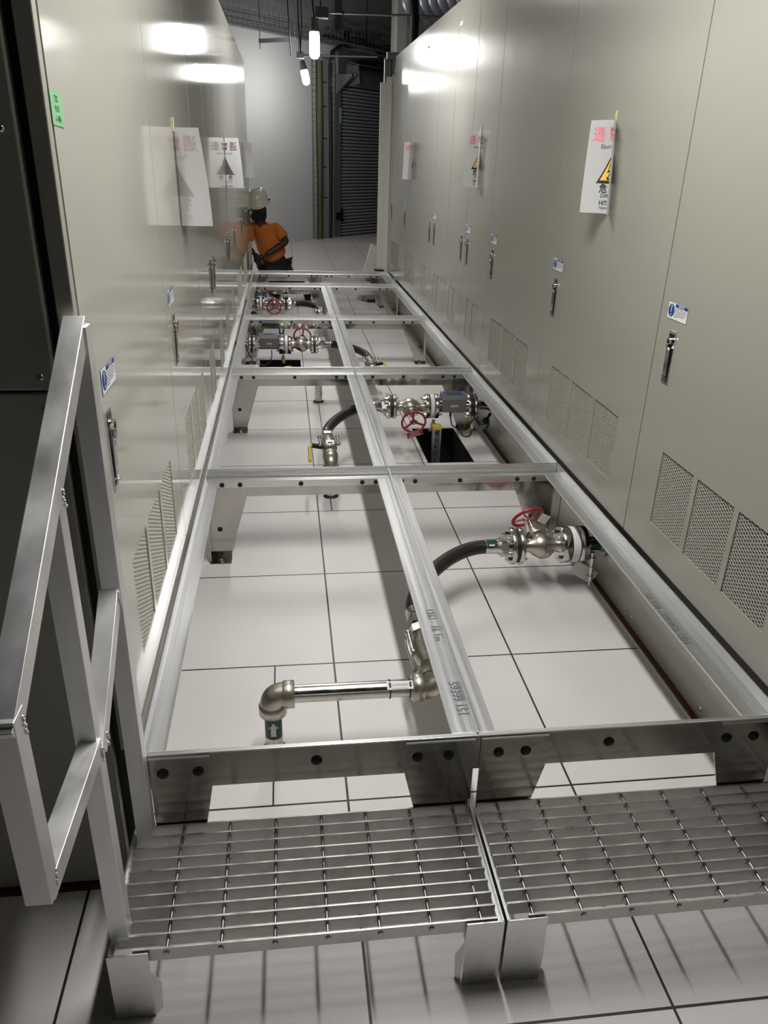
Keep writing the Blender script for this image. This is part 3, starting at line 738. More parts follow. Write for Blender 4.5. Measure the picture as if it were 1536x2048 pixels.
# ------------------------------------------------------------------ grated step units
def step_unit(x0, x1, rods, label, wing_l, wing_r):
    t = thing('grated_step', ((x0+x1)/2, -.35, 0), label, 'step', 'grated steps at the front of the walkway')
    for xx, s, wing in ((x0, 1, wing_l), (x1, -1, wing_r)):
        b = MB().m('alu').box(xx, xx+s*.0045, -.512, -.212, .0, .176)
        if wing:
            b.box(xx, xx+s*wing, -.5125, -.508, .0, .176)
            b.box(xx, xx+s*wing, -.512, -.470, .0, .004)
            b.prism([(xx+s*wing, -.508, .12), (xx+s*wing, -.508, .0), (xx+s*(wing+.010), -.495, .0), (xx+s*(wing+.012), -.490, .06)], (0, .003, 0))
        b.build('side_plate', t, bevel=.001)
        MB().m('alu').box(xx+s*.0045, xx+s*.010, -.50, -.215, .135, .162).build('bearer', t)
    for k in range(11):
        y = -.503+k*.0292
        xa, xb = x0+.010, x1-.010
        if k == 0: xa, xb = x0+.045, x1-.012
        MB().m('grating').box(xa, xb, y, y+.0035, .145, .176).build('grating_bar', t)
    for x in rods:
        b = MB().m('grating').cyl((x, -.5055, .164), (x, -.206, .164), .0036, seg=8)
        for k in range(11):
            y = -.503+k*.0292
            b.prism([(x-.0075, y-.0008, .158), (x, y-.0008, .1705), (x+.0075, y-.0008, .158), (x+.005, y-.0008, .157), (x, y-.0008, .166), (x-.005, y-.0008, .157)], (0, .0008, 0)) if k else b.torus((x, y-.0004, .164), (0, 1, 0), .0055, .0012, 10, 5)
        b.build('cross_rod', t)
    return t
st = step_unit(-.484, .264, [-.378+.1*k for k in range(7)], 'left grated aluminium step beneath the handrail', .075, .075)
step_unit(.269, 1.020, [.327+.1*k for k in range(7)], 'right grated aluminium step against the right cabinets', .082, .075)

# ------------------------------------------------------------------ handrail
hr = thing('handrail', (-.452, -.35, .17), 'welded square tube aluminium handrail standing on the left step', 'handrail')
T = .034
def rail(a, b2, name='rail', x0=-.455, x1=None):
    a3 = V((x0, *a)); b3 = V((x1 if x1 is not None else x0, *b2))
    o = MB().m('alu_rail').bar(a3, b3, T, T, side=(1, 0, 0)).build(name, hr, bevel=.0012)
    return o
HX = -.459
rail((-.226, .1765), (-.226, 1.262), 'post', HX+.004)
rail((-.462, .1765), (-.462, 1.095), 'post', HX-.006)
rail((-.212, 1.262), (-.772, .906), 'top_rail', HX)
rail((-.757, .930), (-.757, .640), 'end_post', HX+.0009)
rail((-.757, .645), (-.470, .630), 'bottom_rail', HX-.0012)
rail((-.226, .785), (-.462, .615), 'middle_rail', HX)
for y, z in ((-.225, 1.235), (-.245, .775), (-.440, .620), (-.470, 1.07), (-.745, .905), (-.745, .655), (-.48, .622)):
    b = MB().m('alu_rail')
    for k in range(6): b.ball((HX+T/2+.001, y+random.uniform(-.004, .004), z-.012+k*.005), .0026, nu=8, nv=6)
    b.build('weld_bead', hr)

# ------------------------------------------------------------------ pipe assemblies
PR = .0243
def ring_bolts(b, x, y, z, x2, s, n=4, R=.0525):
    for k in range(n):
        a = math.pi/4+k*math.pi/2
        yy, zz = y+R*math.cos(a), z+R*math.sin(a)
        lo, hi = min(x, x2), max(x, x2)
        b.cyl((lo-.012, yy, zz), (hi+.012, yy, zz), .0085, seg=6, smooth=False)
        b.cyl((lo-.022, yy, zz), (hi+.02, yy, zz), .0048, seg=8)
def flange_pair(t, xa, xb, y, z, white=None, r=.070):
    """two discs between xa<xb with optional white insulating ring"""
    th = .017 if not white else white[0]-xa-.005
    tb = .017 if not white else xb-white[1]-.005
    b = MB().m('steel').lathe((xa, y, z), (1, 0, 0), [(0, r-.002), (.002, r), (th-.002, r), (th, r-.002)], 32)
    b.lathe((xb-tb, y, z), (1, 0, 0), [(0, r-.002), (.002, r), (tb-.002, r), (tb, r-.002)], 32)
    ring_bolts(b, xa, y, z, xb, 1)
    b.build('flange', t)
    b = MB()
    if white:
        b.m('black').cyl((xa+th, y, z), (xb-tb, y, z), r-.004, seg=32)
        b.m('white').lathe((white[0], y, z), (1, 0, 0), [(0, r-.001), (white[1]-white[0], r-.001)], 32)
        b.build('insulating_ring', t, label='white ring between the flanges')
    else:
        b.m('black').cyl((xa+th, y, z), (xb-tb, y, z), r-.006, seg=32); b.build('gasket', t)
def globe_valve(t, xa, xb, y, z, stem, wheel_r=.066, blue=False, length=.085):
    xm = (xa+xb)/2; L = (xb-xa)/2
    v = MB().m('cast').lathe((xa, y, z), (1, 0, 0), [(0, .030), (L*.18, .026), (L*.42, .027), (L*.68, .042), (L*.95, .050), (L*1.15, .047), (L*1.4, .034), (L*1.62, .027), (L*1.82, .027), (L*2, .032)], 24)
    v.ball((xm+.012, y, z-.012), .043, (1.0, .95, 1.0), 20, 12)
    d = V(stem).normalized(); c = V((xm, y, z))
    v.lathe(c+d*.02, d, [(0, .034), (.018, .036), (.020, .043), (.030, .043), (.031, .030), (.042, .022), (.055, .016)], 20)
    x_, y_, _ = basis(d)
    v.obox(c+d*.046, x_*.040, y_*.030, d*.006)
    for q in (-1, 1):
        v.bar(c+d*.045+V((q*.026, 0, 0)), c+d*(length-.012)+V((q*.016, 0, 0)), .010, .008)
    v.obox(c+d*(length-.010), V((.022, 0, 0)), d.cross(V((1, 0, 0))).normalized()*.009, d*.005)
    v.build('valve_body', t)
    MB().m('steel').cyl(c+d*.04, c+d*(length+.012), .006, seg=10).build('stem', t)
    w = MB().m('red').torus(c+d*length, d, wheel_r-.006, .0062, 36, 8)
    for k in range(3):
        a = math.radians(100+k*120); e = x_*math.cos(a)+y_*math.sin(a)
        w.bar(c+d*(length-.002), c+d*length+e*(wheel_r-.008), .011, .006, side=e.cross(d))
    w.lathe(c+d*(length-.008), d, [(0, .014), (.014, .014)], 16)
    for k in range(26):
        a = 2*math.pi*k/26; e = x_*math.cos(a)+y_*math.sin(a); w.ball(c+d*(length+.0045)+e*(wheel_r-.004), .0026, nu=6, nv=4)
    wh = w.build('hand_wheel', t)
    n = MB().m('blue' if blue else 'steel').lathe(c+d*(length+.006), d, [(0, .011), (.003, .011)], 14)
    n.m('steel').lathe(c+d*(length+.009), d, [(0, .006), (.006, .005)], 6); n.build('wheel_nut', wh)
    return c+d*length
def ferrule(t, x0, x1, y, z, band=True):
    """steel hose end between x0 (hose side) and x1 (flange side)"""
    s = 1 if x1 > x0 else -1; L = abs(x1-x0)
    b = MB().m('steel').lathe((x0, y, z), (s, 0, 0), [(0, .027), (L*.50, .027), (L*.52, .031), (L*.58, .031), (L*.6, .034), (L*1., .034)], 24)
    b.lathe((x0+s*L*.62, y, z), (s, 0, 0), [(0, .040), (L*.30, .040)], 6, smooth=False)
    b.build('hose_end', t)
    if band:
        b = MB().m('pipegreen')
        n = 8; vs = []
        for xx in (x0+s*.004, x0+s*L*.46):
            for k in range(n+1):
                a = math.radians(25+k*110/n); vs.append((xx, y-.0276*math.cos(a), z+.0276*math.sin(a)))
        b.add(vs, [(k, k+1, n+1+k+1, n+1+k) for k in range(n)], True)
        b.m('inkwhite').add([(x0+s*L*.12, y-.021, z+.0195), (x0+s*L*.34, y-.021, z+.0195), (x0+s*L*.34, y-.0245, z+.0145), (x0+s*L*.12, y-.0245, z+.0145)], [(0, 1, 2, 3)])
        b.build('flow_band', t, label='green flow band')
def curve_pts(P0, T0, P1, T1, n=22):
    P0, T0, P1, T1 = V(P0), V(T0), V(P1), V(T1); out = []
    for k in range(n+1):
        t = k/n; out.append(P0*(2*t**3-3*t**2+1)+T0*(t**3-2*t**2+t)+P1*(-2*t**3+3*t**2)+T1*(t**3-t**2))
    return out
def tail(t, X, Y, Z, down=True, xv=None, yellow=False, lever=-1):
    """ball valve chain from hose end (at Y+.40) towards the camera to an elbow at (X,Y,Z); then pipe"""
    b = MB().m('steel')
    def lat(y0, prof, seg=24, sm=True): b.lathe((X, y0, Z), (0, -1, 0), prof, seg, sm)
    lat(Y+.385, [(0, .029), (.045, .029), (.05, .032), (.06, .032)])
    b.build('hose_end', t)
    b = MB().m('steel'); b.lathe((X, Y+.325, Z), (0, -1, 0), [(0, .036), (.035, .036)], 6, smooth=False)
    b.lathe((X, Y+.290, Z), (0, -1, 0), [(0, .031), (.012, .031), (.013, .037), (.05, .037), (.051, .028)], 8, smooth=False); b.build('union_nut', t)
    b = MB().m('cast').lathe((X, Y+.245, Z), (0, -1, 0), [(0, .028), (.012, .034), (.05, .041), (.09, .041), (.115, .034), (.13, .028), (.15, .028)], 20)
    b.m('steel').cyl((X-.045, Y+.225, Z+.03), (X-.045, Y+.120, Z+.03), .007, seg=8).cyl((X+.045, Y+.225, Z+.03), (X+.045, Y+.120, Z+.03), .007, seg=8)
    for sx_ in (-.045, .045):
        b.ball((X+sx_, Y+.225, Z+.03), .011, nu=8, nv=6); b.ball((X+sx_, Y+.125, Z+.03), .011, nu=8, nv=6)
    b.build('ball_valve', t)
    b = MB().m('blackmet').bar((X+lever*.03, Y+.165, Z), (X+lever*(.085 if yellow else .05), Y+.165, Z+.01), .022, .018).build('valve_stem', t)
    if yellow:
        MB().m('yellow').tube([(X+lever*.085, Y+.170, Z+.01), (X+lever*.098, Y+.13, Z+.012), (X+lever*.10, Y+.02, Z+.005), (X+lever*.10, Y-.03, Z)], .008, 8).build('lever', t, label='yellow lever')
    else:
        MB().m('steel').tube([(X+lever*.05, Y+.20, Z+.02), (X+lever*.056, Y+.16, Z+.03), (X+lever*.052, Y+.08, Z+.025), (X+lever*.05, Y+.05, Z+.02)], .007, 8).build('lever', t)
    return
def elbow(t, c, d1, d2, r=.034, k=.055):
    c, d1, d2 = V(c), V(d1).normalized(), V(d2).normalized()
    a, b2 = c+d1*k*.55, c+d2*k*.55
    pts = [a+(c-a)*0]
    pts = []
    for q in range(9):
        s = q/8; pts.append(a*(1-s)**2+c*2*s*(1-s)+b2*s*s)
    b = MB().m('cast').tube(pts, r, 20)
    b.lathe(c+d1*k*.5, d1, [(0, r+.001), (.003, r+.004), (.030, r+.004), (.032, r)], 24); b.lathe(c+d2*k*.5, d2, [(0, r+.001), (.003, r+.004), (.030, r+.004), (.032, r)], 24)
    b.build('elbow', t)
def riser(t, x, y, z0, z1, arrow=True):
    MB().m('steel').cyl((x, y, z0), (x, y, z1), PR, seg=24).m('black').lathe((x, y, 0), (0, 0, 1), [(.0005, .037), (.006, .035), (.007, .026)], 20).build('riser_pipe', t)
    if arrow:
        b = MB().m('pipegreen'); n = 12; vs = []; za, zb = z1-.108, z1-.040
        for zz in (za, zb):
            for k in range(n+1):
                a = math.radians(-158+k*136/n); vs.append((x+(PR+.0006)*math.cos(a), y+(PR+.0006)*math.sin(a), zz))
        b.add(vs, [(k, k+1, n+1+k+1, n+1+k) for k in range(n)], True)
        yy = y-PR-.0012; zc = (za+zb)/2
        b.m('inkwhite').add([(x-.007, yy, zc-.022), (x+.007, yy, zc-.022), (x+.007, yy, zc+.004), (x+.015, yy+.005, zc+.004), (x, yy, zc+.023), (x-.015, yy+.005, zc+.004), (x-.007, yy, zc+.004)], [(0, 1, 2, 3, 4, 5, 6)])
        b.build('flow_arrow', t, label='green band with a white arrow')
def meter_box(t, x0, x1, y, z):
    b = MB().m('meter').prism([(x0, y-.045, z-.03), (x0, y+.045, z-.03), (x0, y+.045, z+.070), (x0, y-.028, z+.070), (x0, y-.045, z+.045)], (x1-x0, 0, 0)); b.build('housing', t, bevel=.004)
    b = MB().m('blue').prism([(x0+.012, y-.0285, z+.0702), (x1-.012, y-.0285, z+.0702), (x1-.012, y+.03, z+.0712), (x0+.012, y+.03, z+.0712)], (0, 0, .001))
    b.m('screen').prism([(x0+.035, y-.022, z+.0712), (x1-.035, y-.022, z+.0712), (x1-.035, y+.026, z+.0722), (x0+.035, y+.026, z+.0722)], (0, 0, .001))
    b.m('labelwhite').box((x0+x1)/2-.020, (x0+x1)/2+.020, y-.0462, y-.0455, z+.002, z+.012); b.m('redtag').box((x0+x1)/2-.016, (x0+x1)/2+.016, y-.0466, y-.0462, z+.0045, z+.0085)
    b.build('display', t)

# -- assembly 1, near right
A1 = thing('valve_assembly', (.7, 1.03, .19), 'near right pipe run with globe valve, red hand wheel and white flange ring', 'pipe valve', 'coolant valve runs under the walkway')
y, z = 1.03, .188
MB().m('steel').cyl((.98, y, z), (XRB-.001, y, z), PR+.002, seg=24).m('pipegreen').cyl((1.005, y, z), (1.045, y, z), PR+.0026, seg=24).m('galv').torus((1.05, y, z), (1, 0, 0), .030, .004).lathe((1.058, y, z), (1, 0, 0), [(0, .05), (.012, .05)], 24).build('inlet_pipe', A1)
flange_pair(A1, .886, .985, y, z, (.922, .950)); flange_pair(A1, .690, .738, y, z)
globe_valve(A1, .738, .886, y, z, (-.22, .80, .58), .068, length=.125)
ferrule(A1, .596, .690, y, z)
b = MB().m('steel').lathe((1.012, y-.030, z-.022), (.05, 0, -1), [(0, .008), (.02, .008), (.021, .014), (.045, .014), (.046, .010), (.06, .010), (.061, .0135), (.085, .0135), (.086, .009), (.10, .009), (.101, .013), (.12, .013), (.121, .006), (.145, .006)], 8, smooth=False); b.build('drain_valve', A1)
tg = MB().m('white').obox((1.005, 1.035, .060), (.040, -.012, -.022), V((.018, -.006, .034))*.75, (.0002, .0012, .0002)).m('galv').tube([(1.02, 1.02, .15), (1.0, 1.015, .125), (1.005, 1.012, .105)], .0015, 5)
tg.build('white_tag', A1, label='blank white plastic tag')
b = MB().m('white').obox((.842, 1.105, .262), (.018, .004, -.010), (.010, 0, .016), (0, .001, 0)); b.build('white_tag', A1)
hose1 = MB().m('hose').tube(curve_pts((.600, y, z), (-.42, 0, .01), (.257, .595, .19), (0, -.42, -.01)), .0265, 20)
hose1.build('hose', A1)
tail(A1, .257, .205, .19, lever=-1)
elbow(A1, (.250, .205, .19), (0, 1, 0), (-1, 0, 0))
MB().m('steel').cyl((-.150, .205, .19), (.205, .205, .19), PR, seg=28).build('cross_pipe', A1)
elbow(A1, (-.190, .205, .19), (1, 0, 0), (0, 0, -1))
riser(A1, -.190, .205, 0, .165)
b = MB().m('white').obox((.155, .188, .2135), (.036, 0, 0), (0, .010, .006), (0, -.0006, .001)).m('ink').obox((.127, .1885, .215), (.0028, 0, 0), (0, .006, .0036), (0, -.0006, .001)).obox((.183, .1885, .215), (.0028, 0, 0), (0, .006, .0036), (0, -.0006, .001))
b.m('greyink').text('CHWS-A0236', .0075, (.155, .1855, .2155), (1, 0, 0), (0, .86, .5), 'CENTER').text('Normal Open', .0075, (.155, .1765, .2105), (1, 0, 0), (0, .86, .5), 'CENTER')
b.m('ink').torus((.128, .205, .19), (1, 0, 0), PR+.0012, .0018, 20, 6).torus((.183, .205, .19), (1, 0, 0), PR+.0012, .0018, 20, 6)
b.build('pipe_tag', A1, label='small white cable-tied tag')

# -- assembly 2, second right with meter
A2 = thing('valve_assembly', (.6, 2.72, .225), 'second right pipe run with grey flow meter and red wheel facing the camera', 'pipe valve', 'coolant valve runs under the walkway')
y, z = 2.72, .224
MB().m('steel').cyl((.95, y, z), (XRB-.001, y, z), PR, seg=24).m('galv').torus((1.03, y, z), (1, 0, 0), .030, .004).lathe((1.058, y, z), (1, 0, 0), [(0, .05), (.012, .05)], 24).build('inlet_pipe', A2)
flange_pair(A2, .895, .948, y, z); flange_pair(A2, .648, .726, y, z, (.676, .698)); flange_pair(A2, .430, .480, y, z)
MB().m('steel').cyl((.72, y, z), (.90, y, z), .034, seg=20).build('meter_tube', A2)
meter_box(A2, .738, .880, 2.70, .235)
wc = globe_valve(A2, .480, .648, y, z, (0, -.96, -.28), .072, True, .16)
ferrule(A2, .345, .430, y, z, False)
MB().m('hose').tube(curve_pts((.35, y, z), (-.40, 0, .02), (.069, 2.345, .195), (0, -.35, -.02)), .0265, 18).build('hose', A2)
tail(A2, .069, 1.975, .195, yellow=True)
elbow(A2, (.069, 1.975, .19), (0, 1, 0), (0, 0, -1))
riser(A2, .069, 1.975, 0, .165, False)
MB().m('labelwhite').obox((.072, 2.09, .238), (.020, 0, 0), (0, .017, .004), (0, 0, .001)).m('ink').obox((.072, 2.083, .2392), (.012, 0, 0), (0, .003, .001), (0, 0, .0006)).build('pipe_tag', A2, label='small white tag')
# cables, drain, ring and tags
MB().m('cable').tube([(.79, 2.66, .20), (.79, 2.64, .165), (.795, 2.63, .14), (.83, 2.62, .115), (.88, 2.62, .12), (.915, 2.65, .15), (.94, 2.66, .2), (.945, 2.68, .26)], .004, 7).cyl((.79, 2.662, .205), (.79, 2.655, .180), .007, seg=8).build('signal_cable', A2)
b = MB().m('steel').lathe((.70, 2.70, .15), (0, -.2, -1), [(0, .010), (.02, .010), (.021, .017), (.05, .017), (.051, .010), (.065, .010)], 8, smooth=False).bar((.675, 2.69, .088), (.725, 2.69, .088), .012, .010); b.build('drain_valve', A2)
b = MB().m('redtag').obox((.556, 2.46, .148), V((.043, 0, .013)), V((-.006, -.008, .018)), (0, .001, .0003)); b.m('inkwhite')
xd = V((.043, 0, .013)).normalized(); zd = V((-.006, -.008, .018)).normalized()
b.text("Don't", .021, V((.554, 2.457, .150)), xd, zd, 'CENTER', .0012).text('operate', .021, V((.558, 2.4655, .134)), xd, zd, 'CENTER', .0012); b.build('operation_tag', A2, label="red tag reading Don't operate")
b = MB().m('green').obox((.958, 2.60, .132), V((.046, 0, .009)), V((.004, -.006, .018)), (0, .001, .0003)); b.m('inkwhite')
xd = V((.046, 0, .009)).normalized(); zd = V((.004, -.006, .018)).normalized()
b.text('Normally', .019, V((.956, 2.597, .135)), xd, zd, 'CENTER', .0012).text('closed', .019, V((.961, 2.604, .119)), xd, zd, 'CENTER', .0012); b.build('operation_tag', A2, label='dark green tag reading Normally closed')
MB().m('black').torus((.874, 2.60, .108), (0, -.7, .5), .030, .0045, 28, 8).build('tie_ring', A2)  # plain black tie ring of the yellow tag, no dial
MB().m('yellow').obox((.876, 2.59, .115), (.022, 0, .012), (0, -.006, .009), (0, .001, 0)).build('yellow_tag', A2)
MB().m('black').ball((1.0, 2.66, .15), .022).cyl((1.0, 2.66, .15), (1.03, 2.68, .19), .008).build('black_knob', A2)
# slotted post standing in the opening
sp = thing('slotted_post', (.705, 2.60, -.45), 'grey slotted strut post with a yellow cap rising from the floor opening', 'post')
MB().m('galv').box(.682, .686, 2.585, 2.625, -.45, .125).box(.682, .728, 2.621, 2.625, -.45, .125).box(.724, .728, 2.585, 2.625, -.45, .125).box(.682, .692, 2.583, 2.586, -.45, .125).box(.718, .728, 2.583, 2.586, -.45, .125).build('strut', sp)
b = MB().m('dark')
for k in range(14): b.box(.702, .709, 2.6195, 2.6205, .10-k*.04-.014, .10-k*.04)
b.build('slots', sp)
MB().m('yellow').box(.680, .730, 2.581, 2.628, .125, .150).build('cap', sp, bevel=.004)

# -- assembly 3, left with meter
A3 = thing('valve_assembly', (-.1, 4.38, .209), 'left pipe run with grey flow meter, wheel behind the valve and tall green riser', 'pipe valve', 'coolant valve runs under the walkway')
y, z = 4.38, .209
MB().m('steel').cyl((XLB+.001, y, z), (-.40, y, z), PR, seg=20).m('galv').lathe((XLB+.001, y, z), (1, 0, 0), [(0, .05), (.011, .05)], 24).build('inlet_pipe', A3)
flange_pair(A3, -.410, -.362, y, z); flange_pair(A3, -.185, -.095, y, z, (-.140, -.120)); flange_pair(A3, .056, .104, y, z)
MB().m('steel').cyl((-.37, y, z), (-.18, y, z), .034, seg=20).build('meter_tube', A3)
meter_box(A3, -.327, -.187, 4.36, .222)
globe_valve(A3, -.095, .056, y, z, (.1, .85, .25), .072, False, .13)
ferrule(A3, .204, .104, y, z, True)
MB().m('hose').tube(curve_pts((.20, y, z), (.42, 0, 0), (.452, 4.02, .20), (0, -.35, -.02)), .0265, 16).build('hose', A3)
tail(A3, .452, 3.63, .20, lever=1, yellow=True)
elbow(A3, (.452, 3.63, .19), (0, 1, 0), (-1, 0, 0))
MB().m('steel').cyl((.40, 3.60, .19), (.11, 3.585, .19), PR, seg=20).build('cross_pipe', A3)
elbow(A3, (.078, 3.581, .19), (1, 0, 0), (0, 0, -1)); riser(A3, .078, 3.581, 0, .165, False)
MB().m('cable').tube([(-.24, 4.32, .18), (-.24, 4.30, .14), (-.25, 4.28, .10), (-.30, 4.26, .075), (-.37, 4.27, .10), (-.42, 4.33, .17), (-.43, 4.35, .21)], .0045, 7).build('signal_cable', A3)
MB().m('black').torus((-.39, 4.20, .045), (0, -.7, .5), .035, .005, 24, 8).build('tie_ring', A3)  # black ring that ties on the yellow tag
MB().m('yellow').obox((-.40, 4.17, .05), (.024, 0, .004), (0, -.006, .009), (0, .001, 0)).build('yellow_tag', A3)
b = MB().m('steel').lathe((-.155, 4.35, .14), (0, -.2, -1), [(0, .010), (.02, .010), (.021, .015), (.05, .015), (.051, .010), (.065, .010)], 8, smooth=False); b.build('drain_valve', A3)
sp2 = thing('slotted_post', (-.12, 4.22, -.45), 'slotted post with yellow cap in the farther floor opening on the left', 'post')
MB().m('galv').box(-.142, -.098, 4.20, 4.24, -.45, .055).build('strut', sp2); MB().m('yellow').box(-.144, -.096, 4.198, 4.242, .055, .08).build('cap', sp2, bevel=.004)

# -- assembly 4, far left
A4 = thing('valve_assembly', (-.1, 6.15, .214), 'farthest left pipe run with small red wheel facing the camera', 'pipe valve', 'coolant valve runs under the walkway')
y, z = 6.15, .214
MB().m('steel').cyl((XLB+.001, y, z), (-.40, y, z), PR, seg=20).build('inlet_pipe', A4)
flange_pair(A4, -.415, -.325, y, z, (-.371, -.350)); flange_pair(A4, -.150, -.098, y, z)
globe_valve(A4, -.325, -.150, y, z, (0, -.95, -.15), .072, True, .12)
ferrule(A4, -.035, -.098, y, z, False)
MB().m('hose').tube(curve_pts((-.035, y, z), (.40, 0, 0), (.195, 5.93, .20), (0, -.22, -.02)), .0265, 16).build('hose', A4)
tail(A4, .195, 5.55, .20)
elbow(A4, (.195, 5.55, .19), (0, 1, 0), (-1, 0, 0))
MB().m('steel').cyl((.15, 5.53, .19), (-.13, 5.51, .19), PR, seg=20).build('cross_pipe', A4)
elbow(A4, (-.17, 5.51, .19), (1, 0, 0), (0, 0, -1)); riser(A4, -.17, 5.51, 0, .165)
MB().m('black').ball((-.43, 6.05, .12), .035).build('black_knob', A4)
MB().m('blue').tube([(-.39, 6.16, .285), (-.36, 6.16, .295), (-.33, 6.17, .29), (-.25, 6.2, .26)], .004, 6).build('blue_tie', A4)

# ------------------------------------------------------------------ things at the far end
b = MB().m('offwhite')
b.box(.878, .935, 7.30, 7.34, 0, 2.20).box(.935, .990, 7.285, 7.34, 0, 2.25).box(.990, 1.06, 7.20, 7.34, 0, 2.262).m('dark').box(.9895, .9915, 7.195, 7.2, 0, 2.26)
tag(b.build('partition', bevel=.003), 'tall white ribbed panel closing the far end of the right cabinet row', 'panel')
b = MB().m('strut').box(.915, .935, 7.31, 7.34, 2.20, 2.40).box(.955, .975, 7.31, 7.34, 2.20, 2.40).box(.915, 1.06, 7.34, 7.36, 2.20, 2.42).box(.985, 1.05, 7.26, 7.34, 2.26, 2.42).box(.93, 1.12, 7.24, 7.30, 2.40, 2.46)
tag(b.build('strut_support'), 'dark grey strut frame on top of the white ribbed panel', 'frame')
b = MB().m('offwhite').bar((.745, 7.75, .0), (.915, 7.75, .60), .115, .07, side=(1, 0, -.3))
tag(b.build('leaning_board', bevel=.012), 'white rounded board leaning beyond the far end of the walkway', 'board')
b = MB().m('galv').box(.78, .92, 7.52, 7.60, .0, .07).box(.74, .88, 7.60, 7.72, 0, .05).m('dark').box(.80, .90, 7.50, 7.52, .0, .03)
tag(b.build('channel_offcuts'), 'short grey channel offcuts lying on the floor beneath the far end of the walkway', 'offcuts')
tag(MB().m('black').box(.855, .955, 7.26, 7.34, ZT, ZT+.018).build('black_pad', bevel=.003), 'small flat black pad lying on the far end beam of the walkway', 'pad')

# ------------------------------------------------------------------ the crouching man
def skinned(name, nodes, edges, key, parent, root=0, sub=2):
    me = bpy.data.meshes.new(name); org = ORG[parent.name]
    me.from_pydata([tuple(V(n[0])-org) for n in nodes], edges, []); me.materials.append(M[key])
    o = bpy.data.objects.new(name, me); COL.objects.link(o); o.parent = parent; ORG[o.name] = org
    sk = o.modifiers.new('skin', 'SKIN'); sk.use_smooth_shade = True
    if not me.skin_vertices: me.attributes.new  # layer is made by the modifier
    for i, n in enumerate(nodes):
        r = n[1]; me.skin_vertices[0].data[i].radius = r if isinstance(r, tuple) else (r, r)
    me.skin_vertices[0].data[root].use_root = True
    s = o.modifiers.new('sub', 'SUBSURF'); s.levels = sub; s.render_levels = sub
    return o
man = thing('person', (-.22, 7.78, 0), 'person in orange t-shirt and white hard hat crouching by the last left cabinet', 'person')
pel, ch, nk = V((-.235, 7.86, .33)), V((-.315, 7.80, .66)), V((-.375, 7.765, .80))
hd = V((-.405, 7.735, .975))
shr = V((-.205, 7.78, .755)); shl = V((-.475, 7.86, .755))
elr = V((-.095, 7.70, .625)); wrr = V((-.345, 7.60, .485)); har = V((-.395, 7.585, .465))
ell = V((-.58, 7.74, .60)); wrl = V((-.455, 7.62, .50)); hal = V((-.435, 7.60, .475))
knr, anr, toer = V((-.06, 7.68, .22)), V((.12, 7.74, .06)), V((.135, 7.66, .035))
knl, anl, toel = V((-.26, 7.58, .075)), V((-.22, 7.93, .06)), V((-.22, 8.03, .03))
body_nodes = [(pel, .13), (ch, (.11, .10)), (nk, .05), (hd-V((0, 0, .09)), .062), (hd, .100), (hd+V((0, 0, .05)), .092),
              (shr, .050), (elr, .043), (wrr, .030), (shl, .050), (ell, .042), (wrl, .030),
              (pel+V((.10, -.02, -.03)), .085), (knr, .062), (anr, .042), (toer, .036),
              (pel+V((-.08, -.03, -.05)), .085), (knl, .060), (anl, .042), (toel, .034)]
skinned('body', body_nodes, [(0, 1), (1, 2), (2, 3), (3, 4), (4, 5), (1, 6), (6, 7), (7, 8), (1, 9), (9, 10), (10, 11), (0, 12), (12, 13), (13, 14), (14, 15), (0, 16), (16, 17), (17, 18), (18, 19)], 'skin', man)
sh_nodes = [(pel+V((.005, -.01, .07)), (.172, .160)), (pel+V((-.03, -.02, .16)), .160), (ch, (.165, .150)), (nk-V((-.01, 0, .015)), .085), (shr+V((-.005, 0, 0)), .080), (shr+(elr-shr)*.80, .070), (shl, .092), (shl+(ell-shl)*.7, .066)]
skinned('t_shirt', sh_nodes, [(0, 1), (1, 2), (2, 3), (2, 4), (4, 5), (2, 6), (6, 7)], 'shirt', man)
pn = [(pel-V((0, 0, .01)), .150), (pel+V((.10, -.02, -.03)), .105), (knr, .088), (anr+V((-.01, 0, .05)), .056), (pel+V((-.08, -.03, -.05)), .105), (knl+V((0, 0, .01)), .074), (anl+V((0, -.06, .01)), .056)]
skinned('trousers', pn, [(0, 1), (1, 2), (2, 3), (0, 4), (4, 5), (5, 6)], 'denim', man)
for a, tt in ((anr, toer), (anl, toel)):
    d = (tt-a).normalized()
    MB().m('black').ball(a+(tt-a)*.5+V((0, 0, .0)), .055, (.85, 1.9, .95)).build('boot', man)
# helmet: shell with brim, headband bolt
tilt = Matrix.Rotation(math.radians(-10), 3, 'Y') @ Matrix.Rotation(math.radians(14), 3, 'X')
def hel(prof_pts):
    vs = []; seg = 28; n = len(prof_pts)
    for r, zz in prof_pts:
        for i in range(seg):
            t_ = 2*math.pi*i/seg; q = V((r*math.cos(t_), r*1.14*math.sin(t_), zz)); vs.append(hd+V((0, 0, .055))+tilt @ q)
    return vs, [(k*seg+i, k*seg+(i+1) % seg, (k+1)*seg+(i+1) % seg, (k+1)*seg+i) for k in range(n-1) for i in range(seg)]
prof = [(.134, -.012), (.128, .0), (.122, .008), (.122, .05), (.108, .10), (.080, .132), (.045, .150), (.001, .156)]
vs, fs = hel(prof); b = MB().m('helmet').add(vs, fs, True)
hm = b.build('hard_hat', man); sm = hm.modifiers.new('solid', 'SOLIDIFY'); sm.thickness = .004
b = MB().m('helmet').prism([hd+V((0, 0, .055))+tilt @ V(q) for q in ((-.09, -.12, -.010), (-.06, -.175, -.016), (0, -.192, -.018), (.06, -.175, -.016), (.09, -.12, -.010))], (0, 0, .005)); b.build('hat_brim', hm)
MB().m('black').ball(hd+V((.128, -.01, .085)), .011).build('hat_rivet', hm)
